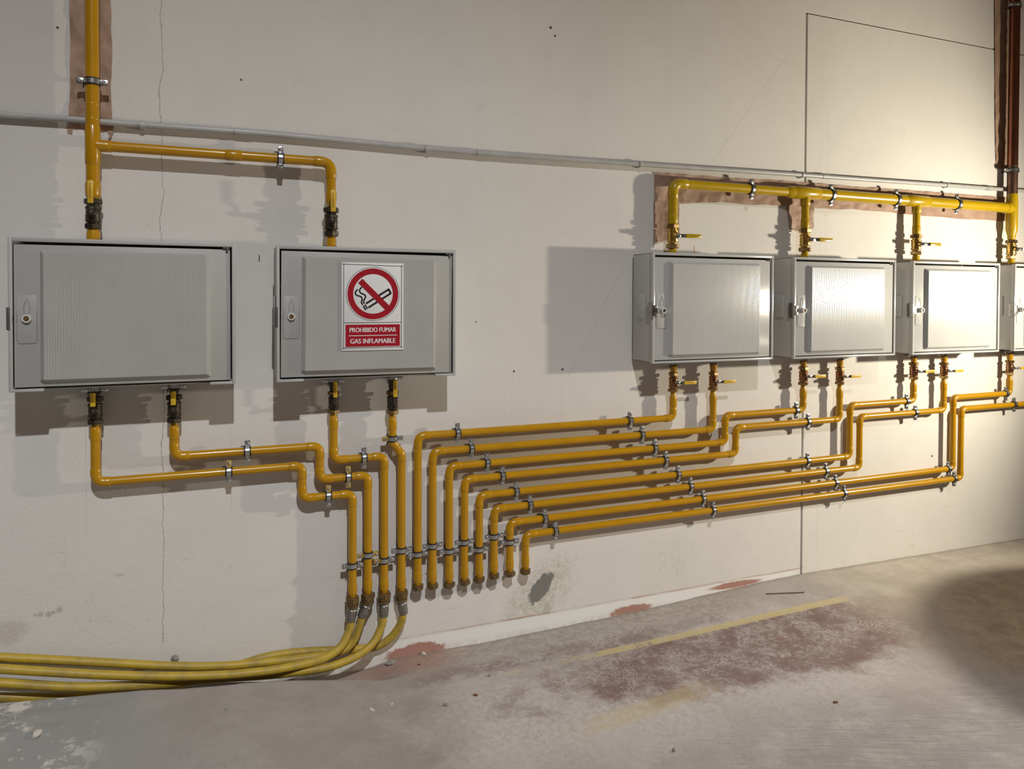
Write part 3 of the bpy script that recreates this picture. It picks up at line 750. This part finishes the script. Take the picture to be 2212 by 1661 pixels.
# left riser with its branch to the sign cabinet
RR, RB, OR = .0195, .0165, .050
xr = at(200, 250, OR).x; zb = at(206, 313.5, OR).z; zend = at(201, 431, OR).z
t = thing('gas_riser', 'thick yellow riser at the left with tee and arm to the sign cabinet', 'pipe', (xr, -OR, zend)); org = t.location.copy()
bm = bmesh.new(); tube(bm, [(xr, -OR, 3.6), (xr, -OR, zend + .01)], RR, 24); obj('riser_pipe', bm, 'yellow', t, org)
bm = bmesh.new(); socket_bm(bm, Vector((xr, -OR, zend)), Vector((0, 0, -1)), RR, .05); obj('end_socket', bm, 'yellow', t, org)
xb_ = at(715.2, 400, OR).x; zb2 = at(715, 443, OR).z
zbr = (at(250, 317.5, OR).z + at(640, 345, OR).z) / 2
path, bends = fillet([(xr, -OR, zbr), (xb_, -OR, zbr), (xb_, -OR, zb2 + .01)], .036)
bm = bmesh.new(); tube(bm, path, RB, 22); obj('branch_pipe', bm, 'yellow', t, org)
for arc, d1, d2 in bends:
    bm = bmesh.new(); tube(bm, [arc[0] - d1 * .022, arc[0] - d1 * .02] + arc + [arc[-1] + d2 * .02, arc[-1] + d2 * .022], [RB * 1.03, RB * 1.1] + [RB * 1.1] * len(arc) + [RB * 1.1, RB * 1.03], 22); obj('elbow', bm, 'yellow', t, org)
bm = bmesh.new(); socket_bm(bm, Vector((xb_, -OR, zb2)), Vector((0, 0, -1)), RB, .045); obj('end_socket', bm, 'yellow', t, org)
def tee(par, x, z, o, r, rb, mat, side, org, L=.052):
    bm = bmesh.new(); k = 1.11; ax = Vector((0, 0, 1)) if side in ('R', 'L') else Vector((1, 0, 0))
    lathe(bm, [(r, -L - .002), (r * k, -L + .002), (r * k, L - .002), (r, L + .002)], (x, -o, z), ax, 26)
    d = {'R': Vector((1, 0, 0)), 'L': Vector((-1, 0, 0)), 'D': Vector((0, 0, -1))}[side]
    lathe(bm, [(rb * 1.22, r * .6), (rb * 1.16, r + .004), (rb * 1.12, r + .014), (rb * 1.12, r + .030), (rb, r + .033)], (x, -o, z), d, 24)
    return obj('tee', bm, mat, par, org)
tee(t, xr, zbr, OR, RR, RB, 'yellow', 'R', org, .06)
bm = bmesh.new(); xc = at(504, 333, OR).x; lathe(bm, [(RB, -.026), (RB * 1.1, -.023), (RB * 1.1, .023), (RB, .026)], (xc, -OR, zbr), (1, 0, 0), 22); obj('coupling', bm, 'yellow', t, org)
for py in (226, 258): 
    bm = bmesh.new(); zc = at(199, py, OR).z; lathe(bm, [(RR, -.003), (RR * 1.03, -.001), (RR * 1.03, .001), (RR, .003)], (xr, -OR, zc), (0, 0, 1), 24); obj('weld_seam', bm, 'yellow', t, org)
clamp(Vector((xr, -OR, at(199, 177, OR).z)), 'V', RR, 'around the thick left riser, above the grey conduit')
clamp(Vector((at(606, 341, OR).x, -OR, zbr)), 'H', RB, 'on the arm from the left riser to the sign cabinet')

# header pipe on the right and the copper riser that feeds it
RH0, RH1, RD, OH = .0205, .0262, .0172, .054
hd = [1453.5, 1739.5, 1980, 2186]
hx = [at(p, 450, OH).x for p in hd]
zh = (at(1560, 406.5, OH).z + at(1799, 421, OH).z + at(1939, 431, OH).z + at(2100, 442.5, OH).z) / 4
nut_top = [at(1454, 488, OH).z, at(1739, 497, OH).z, at(1979, 509, OH).z, at(2184.7, 520, OH).z]
org = Vector((hx[3], -OH, nut_top[3]))
t = thing('gas_header', 'bright yellow header pipe with four drops, fed by the bare copper riser at right', 'pipe', org)
path, bends = fillet([(hx[1], -OH, zh), (hx[0], -OH, zh), (hx[0], -OH, nut_top[0] + .01)], .040)
bm = bmesh.new(); tube(bm, path[:-1] + [Vector((hx[0], -OH, nut_top[0] + .01))], [RH0] * (len(path) - 1) + [RH0], 24); obj('thin_header', bm, 'lemon', t, org)
for arc, d1, d2 in bends:
    bm = bmesh.new(); tube(bm, [arc[0] - d1 * .026, arc[0] - d1 * .024] + arc + [arc[-1] + d2 * .024, arc[-1] + d2 * .026], [RH0 * 1.03, RH0 * 1.1] + [RH0 * 1.1] * len(arc) + [RH0 * 1.1, RH0 * 1.03], 24); obj('elbow', bm, 'lemon', t, org)
bm = bmesh.new(); tube(bm, [(hx[1], -OH, zh), (hx[3], -OH, zh)], RH1, 26); obj('thick_header', bm, 'lemon', t, org)
for i in range(4):
    r = RD if i else RH0
    if i:
        bm = bmesh.new(); tube(bm, [(hx[i], -OH, zh), (hx[i], -OH, nut_top[i] + .01)], r, 22); obj('drop_pipe', bm, 'lemon', t, org)
    bm = bmesh.new(); socket_bm(bm, Vector((hx[i], -OH, nut_top[i])), Vector((0, 0, -1)), r * (1 if i else .93), .045); obj('end_socket', bm, 'lemon', t, org)
for i in (1, 2): tee(t, hx[i], zh, OH, RH1, RD * 1.12, 'lemon', 'D', org, .075)
bm = bmesh.new(); lathe(bm, [(RH0, -.03), (RH0 * 1.15, -.022), (RH1 * 1.06, 0), (RH1 * 1.1, .02)], (hx[1] - .085, -OH, zh), (1, 0, 0), 24); obj('reducer', bm, 'lemon', t, org)
zcu = at(2187, 419, OH).z; RC = .0245
bm = bmesh.new(); lathe(bm, [(RC, 0), (RC * 1.02, -.002), (RC * 1.08, -.03), (RC * 1.12, -.05), (RC * 1.12, -.19), (RC * .9, -.21), (RD, -.23)], (hx[3], -OH, zcu), (0, 0, 1), 26)
lathe(bm, [(RH1 * 1.12, .01), (RH1 * 1.12, .055), (RH1, .058)], (hx[3], -OH, zh), (-1, 0, 0), 24); obj('tee', bm, 'lemon', t, org)
bm = bmesh.new(); tube(bm, [(hx[3], -OH, zcu - .02), (hx[3], -OH, zcu + .15)], RC * 1.005, 24); o = obj('scorched_copper', bm, 'burnt', t, org); o['label'] = 'heat-darkened bare copper just above the yellow tee'
bm = bmesh.new(); tube(bm, [(hx[3], -OH, zcu + .14), (hx[3], -OH, 3.7)], RC, 24); o = obj('copper_riser', bm, 'copper', t, org); o['label'] = 'bare brown copper upright'
clamp(Vector((at(1622, 411, OH).x, -OH, zh)), 'H', RH0, 'on the bright header pipe, left of its first tee')
for px, wh in ((1794, 'just right of the first tee'), (1935, 'just left of the second tee'), (2066, 'between the second tee and the copper riser')):
    clamp(Vector((at(px, 430, OH).x, -OH, zh)), 'H', RH1, f'on the bright header pipe, {wh}')
for py, wh in ((11, 'on the bare copper riser at the top edge'), (368, 'on the bare copper riser just above the conduit')):
    clamp(Vector((hx[3], -OH, at(2187, py, OH).z)), 'V', RC, wh)

# ------------------------------------------------------------------ ball valves
valve_mesh = {}
def make_valve(label, body, nut, grip_text, ink, up, lever=1.0):
    t = thing('ball_valve', label, 'valve', (0, 0, 0), 'lever ball valves at the cabinets')
    bm = bmesh.new()
    lathe(bm, [(0, -.036), (.017, -.036), (.0175, -.028), (.0215, -.027), (.0235, -.024), (.0235, -.018), (.0212, -.016), (.0222, -.004), (.0222, .006), (.0212, .014), (.0235, .016), (.0235, .023), (.018, .026), (.018, .036), (0, .036)], (0, 0, 0), (0, 0, 1), 24)
    cyl(bm, (0, -.012, 0), (0, -.031, 0), .0115, 18, .002)
    obj('valve_body', bm, body, t)
    for s in (1, -1):
        bm = bmesh.new(); hexnut(bm, (0, 0, s * .041), (0, 0, 1), .0268, .0185, .35 + .3 * s); obj('union_nut', bm, nut, t)
    bm = bmesh.new(); hexnut(bm, (0, -.034, 0), (0, 1, 0), .0085, .007); cyl(bm, (0, -.03, 0), (0, -.050, 0), .0048, 12); hexnut(bm, (0, -.0485, 0), (0, 1, 0), .0078, .0055)
    obj('stem', bm, 'steel' if body != 'tarnish' else 'tarnish', t)
    rot = Matrix.Rotation(-pi / 2, 4, 'Y') if up else Matrix.Identity(4)      # lever lies along +X, or +Z when up
    bm = bmesh.new(); L = lever
    box(bm, (-.008, -.0455, -.0075), (.022 * L, -.0425, .0075), .0012)
    n0 = len(bm.verts)
    v = [(.020 * L, -.0455), (.036 * L, -.0535), (.036 * L, -.0505), (.020 * L, -.0425)]
    A = [bm.verts.new((x, y, -.0072)) for x, y in v]; B = [bm.verts.new((x, y, .0072)) for x, y in v]
    bm.faces.new(A[::-1]); bm.faces.new(B)
    for i in range(4): bm.faces.new((A[i], A[(i + 1) % 4], B[(i + 1) % 4], B[i]))
    lev = obj('lever', bm, 'steel' if body != 'tarnish' else 'tarnish', t, matrix=rot)
    bm = bmesh.new(); box(bm, (.030 * L, -.0555, -.0085), (.104 * L, -.0490, .0085), .0022); obj('lever_grip', bm, 'lemon' if ink == 'inkdark' else 'grip', lev, matrix=rot)
    if grip_text:
        bm = text_bm(grip_text, .042 * L, .0052, .01); bm.transform(Matrix.Translation((.074 * L, -.0558, .001)))
        ring(bm, (.0475 * L, -.0556, .001), (0, 1, 0), .0026, .0034, .0003, 14)
        obj('grip_lettering', bm, ink, lev, matrix=rot)
    return t
protos = {'newtop': dict(body='brass', nut='nutbrass', grip_text='GeneralValvulas', ink='inkdark', up=False),
          'newlow': dict(body='bronze', nut='nutbrass', grip_text='PARETA', ink='inkred', up=False),
          'old': dict(body='tarnish', nut='tarnish', grip_text='PARETA', ink='inkred', up=True),
          'oldshort': dict(body='tarnish', nut='tarnish', grip_text=None, ink='inkred', up=True, lever=.66),
          'oldlow': dict(body='tarnish', nut='oldnut', grip_text='PARETA', ink='inkred', up=True, lever=.93)}
made = {}
def valve(kind, x, o, pys, px, label):
    z0, z1 = at(px, pys[1], o).z, at(px, pys[0], o).z
    if kind not in made: made[kind] = make_valve(label, **protos[kind]); t = made[kind]
    else: t = dup(made[kind], label)
    s = (z1 - z0) / .082; t.location = (x, -o, (z0 + z1) / 2); t.scale = (s, s, s)
    return z0 - .0093 * s, z1 + .0093 * s
def stub(x, o, z0, z1, r, mat, label, neck):
    """short piece between a valve and its cabinet; neck = end that narrows into the valve"""
    t = thing('pipe_stub', label, 'pipe stub', (x, -o, z0), 'short pipe stubs between valves and cabinets')
    bm = bmesh.new(); d = .012 if neck == 1 else 0; e = .012 if neck == 0 else 0
    lathe(bm, [(0, e * 0), (r * (.82 if neck == 0 else 1), 0), (r * (.82 if neck == 0 else 1), .004), (r, .012), (r, z1 - z0 - .012), (r * (.82 if neck == 1 else 1), z1 - z0 - .004), (r * (.82 if neck == 1 else 1), z1 - z0), (0, z1 - z0)], (x, -o, z0), (0, 0, 1), 22)
    obj('pipe', bm, mat, t, t.location)
    return t
NAME = ['far-left cabinet', 'sign cabinet', 'clear-standing cabinet', 'glaring cabinet', 'washed-out cabinet', 'right-edge cabinet']
tops = [('old', xr, OR, (435.5, 489), 200.5, RR), ('old', xb_, OR, (454, 505), 716, RB), ('newtop', hx[0], OH, (489.5, 532), 1454, RH0 * .93), ('newtop', hx[1], OH, (498.5, 539), 1739, RD), ('newtop', hx[2], OH, (510.5, 546.5), 1979, RD), ('newtop', hx[3], OH, (522, 556), 2184.7, RD)]
for i, (kd, x, o, pys, px, r) in enumerate(tops):
    how = 'dark tarnished valve, yellow lever up,' if i < 2 else 'shiny brass valve, lever to the right,'
    zl, zu = valve(kd, x, o, pys, px, f'{how} on top of the {NAME[i]}')
    stub(x, o, CABT[i] - .004, zl + .002, r * .98, 'yellow' if i < 2 else 'lemon', f'short yellow stub entering the top of the {NAME[i]}', 1)
lows = [(0, 'P1', 206, (861.5, 910.5), 'left', 'oldshort'), (0, 'P2', 376.4, (858, 907), 'right', 'oldshort'), (1, 'P3', 720.7, (849, 888.5), 'left', 'oldlow'), (1, 'P4', 847.8, (847.5, 889.5), 'right', 'oldlow'),
        (2, 'P5', 1454, (808, 842.5), 'left', 'newlow'), (2, 'P6', 1540, (806.5, 839.5), 'right', 'newlow'), (3, 'P7', 1735, (795, 828), 'left', 'newlow'), (3, 'P8', 1813.8, (796, 827), 'right', 'newlow'),
        (4, 'P9', 1973.5, (786, 816), 'left', 'newlow'), (4, 'P10', 2038.5, (786, 814), 'right', 'newlow'), (5, 'P11', 2181, (781, 807), 'left', 'newlow')]
for i, nm, px, pys, sd, kd in lows:
    x = runs[nm][1][0].x; which = f'{sd} outlet of the {NAME[i]}' if i < 5 else f'visible outlet of the {NAME[i]}'
    how = 'dark tarnished valve, lever up,' if i < 2 else 'brown bronze valve, lever to the right,'
    zl, zu = valve(kd, x, OP, pys, px, f'{how} under the {which}')
    zc = CABT[i] - CH
    stub(x, OP, zu - .002, zc + .006, RP * 1.02, 'tarnish' if i < 2 else 'yellow', f'short {"dark" if i < 2 else "yellow"} stub above the valve, {which}', 0)
    clamp(Vector((x, -OP, zc - .013)), 'V', RP * 1.02, f'pressed under the cabinet bottom, {which}')

# ------------------------------------------------------------------ hoses
def hose(label, nm, pix, r=.0137):
    P = runs[nm][1]; top = P[-1]; d = (P[-1] - P[-2]).normalized()
    t = thing('gas_hose', label, 'hose', top, 'yellow rubber gas hoses')
    bm = bmesh.new(); hexnut(bm, top + d * .011, d, .0255, .020, random.random()); lathe(bm, [(.019, .020), (.0215, .022), (.0215, .027), (.0185, .029), (.0215, .031), (.0215, .037), (.018, .040), (0, .040)], top, d, 22)
    obj('coupling_nut', bm, 'oldnut', t, top)
    a = top + d * .036; q = at(*pix[0]); fd = (q - a).normalized(); L = .052
    bm = bmesh.new(); lathe(bm, [(0, 0), (.0205, 0), (.0205, .003), (.0165, .005), (.0165, .010), (.0185, .013), (.0165, .018), (.0185, .024), (.0165, .030), (.0185, .036), (.0165, .042), (.0165, L), (0, L)], a, fd, 22)
    obj('ferrule', bm, 'ferrule', t, top)
    pts = smooth_path([a + fd * (L - .012)] + [at(*p) for p in pix[1:]], 9)
    bm = bmesh.new(); tube(bm, pts, r, 18); obj('hose', bm, 'hose', t, top)
    return t, pts
h1 = hose('foremost yellow hose, from the first upright, second from top at the left edge', 'P1', [(757.5, 1336, .047), (757, 1345, .048), (752, 1366, .053), (733, 1400, .070), (692, 1425, .092), (610, 1444, .106), (550, 1452, .104), (488, 1457.5, .098), (366, 1461, .092), (203, 1456.5, .084), (0, 1444.5, .078), (-220, 1432, .07)])
h2 = hose('yellow hose from the second upright, topmost and printed at the left edge', 'P2', [(781.5, 1330, .046), (780, 1340, .046), (774, 1358, .046), (761, 1388, .046), (735, 1408, .050), (671, 1420, .052), (610, 1427, .052), (488, 1438, .050), (366, 1438.5, .046), (203, 1430, .038), (0, 1420, .032), (-220, 1410, .032)])
h3 = hose('yellow hose from the third upright, third from top at the left edge', 'P3', [(829, 1322, .047), (828, 1330, .048), (823.5, 1353, .052), (806, 1388, .066), (773, 1416, .086), (712, 1440, .100), (650, 1450.5, .092), (610, 1455, .082), (550, 1460, .068), (488, 1464, .060), (430, 1468.5, .060), (346, 1477, .070), (203, 1484, .085), (102, 1482, .088), (0, 1475, .088), (-220, 1462, .085)])
h4 = hose('yellow hose from the fourth upright, lowest at the left edge beside the concrete', 'P4', [(870.5, 1316, .046), (870.8, 1324, .046), (866, 1345, .043), (846, 1375, .034), (814, 1396, .026), (765, 1402, .020), (651, 1408, .017), (570, 1420, .017), (480, 1450, .018), (400, 1475, .024), (330, 1491, .036), (250, 1499, .046), (163, 1505, .052), (0, 1506, .055), (-220, 1500, .055)])
# faded print along the top hose
bm = text_bm('UNE  GAS  de  MENOR', .15, .010, .0)
a, b = at(70, 1427.5, .032 + .0142), at(165, 1434.5, .032 + .0142); d = (b - a).normalized()
bm.transform(Matrix.Translation((a + b) / 2 + Vector((0, 0, -.001))) @ Matrix.Rotation(-math.atan2(d.z, d.x), 4, 'Y') @ Matrix.Translation((0, 0, 0)))
o = obj('printed_lettering', bm, 'inkdark', h2[0], h2[0].location)

# ------------------------------------------------------------------ grey conduit and its clips
OC, RCN = .0185, .0100
cp = [(-220, 229), (0, 247), (150, 257.5), (307, 270), (560, 288), (740, 304), (922, 321), (1150, 339), (1383, 355), (1560, 366.5), (1732, 378), (1900, 390), (2045, 400), (2165, 409), (2330, 421)]
cpt = [at(a, b, OC) for a, b in cp]
t = thing('electrical_conduit', 'thin grey plastic conduit running the whole length of the wall', 'conduit', cpt[0])
bm = bmesh.new(); tube(bm, smooth_path(cpt, 6), RCN, 16); obj('tube', bm, 'conduit', t, cpt[0])
for px, py, L in ((525, 285.5, .028), (1783, 381.5, .02), (2137, 407, .022), (1040, 330.5, .02)):
    q = at(px, py, OC); d = (at(px + 30, py + 2.2, OC) - q); d.z = .01 * d.x; bm = bmesh.new()
    lathe(bm, [(RCN * .98, -L), (RCN * 1.16, -L + .001), (RCN * 1.16, L - .001), (RCN * .98, L)], q, d, 18); obj('sleeve', bm, 'conduit', t, cpt[0])
for px, py, wh in ((307, 270, 'right of the left riser'), (922, 321, 'above the sign cabinet\'s right side'), (1383, 355, 'left of the header paper'), (1733, 378, 'over the wall joint'), (2045, 400, 'nearest the copper riser')):
    q = at(px, py, OC); c = thing('conduit_clip', f'small grey clip holding the conduit, {wh}', 'clip', q, 'conduit clips')
    bm = bmesh.new(); ring(bm, (0, 0, 0), (1, 0, 0), RCN - .0003, RCN + .0032, .013, 18); obj('saddle', bm, 'conduit', c)
    bm = bmesh.new(); box(bm, (-.0075, RCN * .6, -.0135), (.0075, OC - .0005, .0135), .0015); obj('clip_base', bm, 'conduit', c)

# ------------------------------------------------------------------ masking paper behind the pipes
def paper_strip(bm, A, B, n, m, seed, o0=.0035, amp=.006, ragA=.0, ragB=.0):
    """sheet between two measured edges A and B (pixel polylines, same parameter)"""
    def pick(T, s):
        f = s * (len(T) - 1); i = min(int(f), len(T) - 2); f -= i
        return lerp(T[i][0], T[i + 1][0], f), lerp(T[i][1], T[i + 1][1], f)
    V = []
    for i in range(n + 1):
        s = i / n; a, b = pick(A, s), pick(B, s); row = []
        pa, pb = at(a[0], a[1], o0), at(b[0], b[1], o0); d = pb - pa
        pa = pa - d.normalized() * ragA * mnoise.fractal(Vector((s * n * .07, seed, 0)), 1, 2, 3)
        pb = pb + d.normalized() * ragB * mnoise.fractal(Vector((s * n * .07, seed, 7)), 1, 2, 3)
        for j in range(m + 1):
            p = pa.lerp(pb, j / m); w = mnoise.fractal(Vector((p.x * 16, p.z * 16, seed)), .8, 2.2, 4)
            row.append(bm.verts.new((p.x, -max(.0015, o0 + amp * w), p.z)))
        V.append(row)
    for i in range(n):
        for j in range(m): bm.faces.new((V[i][j], V[i + 1][j], V[i + 1][j + 1], V[i][j + 1]))
bm = bmesh.new(); paper_strip(bm, [(150, -90), (150, 0), (151, 180), (149, 245), (145, 288)], [(237, -90), (238, 0), (242, 120), (240, 210), (244, 268), (241, 302)], 90, 18, 2, .004, .006, .003, .005)
# ragged lower edge: drop the cells above a torn arch
tear = [v for v in bm.verts if at(196, 282, .004).z > v.co.z + .05 * (1 - min(1, abs(v.co.x - at(194, 282, .004).x) / .055) ** 2) * 0 and v.co.z < at(196, 279, .004).z and at(160, 280, .004).x < v.co.x < at(232, 280, .004).x]
bmesh.ops.delete(bm, geom=tear, context='VERTS')
tag(obj('masking_paper', bm, 'kraft', None, at(196, 285, 0), 60), 'brown paper strip taped behind the thick left riser', 'paper', 'brown masking paper behind the pipes')
bm = bmesh.new()
paper_strip(bm, [(1414, 372), (1500, 378), (1620, 386), (1738, 393), (1792, 398), (1945, 409), (2060, 418), (2172, 426)], [(1414, 434), (1470, 437), (1590, 439.5), (1700, 445), (1800, 452), (1900, 456), (2000, 467), (2172, 478)], 150, 16, 11, .004, .006, .003, .008)
paper_strip(bm, [(1413, 432), (1412.5, 480), (1412, 527)], [(1467, 436), (1467, 480), (1468, 511)], 40, 14, 13, .0042, .007, .002, .002)
paper_strip(bm, [(1698, 443), (1703, 470), (1706, 492), (1722, 499)], [(1758, 449), (1757, 470), (1760, 490), (1752, 501)], 26, 12, 17, .0045, .009, .004, .004)
tag(obj('masking_paper', bm, 'kraft', None, at(1800, 470, 0), 60), 'crumpled brown paper taped behind the bright yellow header pipe', 'paper', 'brown masking paper behind the pipes')
bm = bmesh.new(); paper_strip(bm, [(2148, -90), (2149, 100), (2150, 260), (2152, 365)], [(2196, -90), (2193, 100), (2192, 260), (2186, 363)], 80, 12, 23, .0045, .004, .002, .004)
tag(obj('masking_paper', bm, 'kraft', None, at(2170, 360, 0), 60), 'brown paper strip hanging behind the bare copper riser', 'paper', 'brown masking paper behind the pipes')

# ------------------------------------------------------------------ crumbs on the floor
def crumb(px, py, size, flat, mat, label, cat, name, seed, lift=None):
    z = 0.0
    for _ in range(4): p = on_floor(px, py, z); z = floor_z(p.x, -p.y)
    if lift is not None: p = lift; z = p.z
    bm = bmesh.new(); bmesh.ops.create_icosphere(bm, subdivisions=2, radius=1)
    for v in bm.verts:
        k = 1 + .45 * mnoise.noise(v.co * 1.1 + Vector((seed * 3.1, seed, 0)))
        v.co = Vector((v.co.x * k * size, v.co.y * k * size * .6, max(-.35, v.co.z) * k * size * flat))
    bm.transform(Matrix.Rotation(seed * 1.7, 4, 'Z'))
    mz = min(v.co.z for v in bm.verts); bm.transform(Matrix.Translation((0, 0, -mz - .0006)))
    o = obj(name, bm, mat, None, (0, 0, 0), 30); o.location = (p.x, p.y, z); tag(o, label, cat, 'crumbs lying on the floor')
crumb(915, 1414, .013, .5, 'chip', 'pale plaster chip on the red dust near the wall foot', 'chip', 'plaster_chip', 1)
crumb(845, 1433, .022, .5, 'stone', 'brown-grey crumbled lump on the floor just right of the hoses', 'rubble', 'concrete_lump', 2)
crumb(803, 1533, .012, .25, 'chip', 'flat white flake on the smooth grey floor below the hoses', 'chip', 'plaster_chip', 3)
crumb(846, 1521, .006, .5, 'chip', 'small white crumb just above and right of the flat white flake', 'chip', 'plaster_chip', 4)
crumb(1028, 1502, .010, .3, 'leaf', 'tiny rust-brown leaf scrap on the powdery floor', 'leaf', 'leaf_scrap', 5)
crumb(1058, 1460, .009, .6, 'stone', 'small dark stone beside the faded end of the yellow line', 'stone', 'stone_chip', 6)
crumb(963, 1524, .010, .5, 'stone', 'dark pebble where the smooth grey floor turns powdery', 'stone', 'stone_chip', 7)
crumb(1456, 1622, .008, .7, 'stone', 'dark crumb at the bottom of the photo amid the brush streaks', 'stone', 'stone_chip', 8)
crumb(1805, 1518, .008, .6, 'leaf', 'brown crumb on the pale floor left of the dark shadow', 'debris', 'dirt_crumb', 9)
crumb(490, 1533, .006, .5, 'stone', 'lone dark pebble on smooth grey floor below the hose bundle', 'stone', 'stone_chip', 10)
crumb(905, 1436, .006, .6, 'leaf', 'tiny brown crumb right of the crumbled lump', 'debris', 'dirt_crumb', 11)
crumb(80, 1588, .020, .35, 'chip', 'flat pale mortar crumb in the rough bottom-left corner', 'rubble', 'mortar_crumb', 12)
crumb(377, 1424, .013, .9, 'stone', 'dark stone wedged between the wall crack and topmost hose', 'stone', 'stone_chip', 13, lift=at(377, 1426, .026))
crumb(677, 1419, .008, .7, 'stone', 'small stone lying on top of the hoses near the uprights', 'stone', 'stone_chip', 14, lift=at(677, 1417, .044))
p0, p1 = on_floor(1655, 1285, .004), on_floor(1738, 1283, .004)
bm = bmesh.new(); tube(bm, [p0 + Vector((0, 0, floor_z(p0.x, -p0.y))), (p0 + p1) / 2 + Vector((0, 0, floor_z(p0.x, -p0.y) + .001)), p1 + Vector((0, 0, floor_z(p1.x, -p1.y)))], .0022, 8)
tag(obj('rusty_wire', bm, 'rusty', None, p0, 30), 'thin rusty wire on the floor below the wall joint', 'wire')

# ------------------------------------------------------------------ work lamp, and an unseen round table added to shade the floor, right of the frame
t = thing('shade_table', 'round grey table added out of view to cast a floor shadow, in front of the work lamp', 'table', (3.81, -1.264, -.012))
bm = bmesh.new(); lathe(bm, [(0, .735), (.44, .735), (.452, .742), (.452, .755), (.445, .762), (0, .762)], (0, 0, 0), (0, 0, 1), 64); obj('table_top', bm, 'tablegrey', t)
bm = bmesh.new(); lathe(bm, [(0, 0), (.24, 0), (.24, .012), (.05, .03), (.035, .05), (.035, .70), (.10, .736), (0, .736)], (0, 0, 0), (0, 0, 1), 32); obj('pedestal', bm, 'steel', t)
t = thing('work_lamp', 'work lamp on a black pole right of the photo, behind the added table', 'lamp', (4.40, -1.33, -.012))
bm = bmesh.new(); lathe(bm, [(0, 0), (.13, 0), (.13, .014), (.02, .022), (.014, .03), (.014, 1.33), (0, 1.33)], (0, 0, 0), (0, 0, 1), 24); obj('stand', bm, 'plastic_dark', t)
bm = bmesh.new(); box(bm, (-.035, -.09, -.07), (.035, .09, .07), .01); obj('lamp_head', bm, 'plastic_dark', t, matrix=Matrix.Translation((-.085, .025, 1.362)) @ Matrix.Rotation(R(-22), 4, 'Z'))
bm = bmesh.new(); cyl(bm, (-.06, .018, 1.335), (0, 0, 1.325), .012, 12); obj('bracket', bm, 'steel', t)
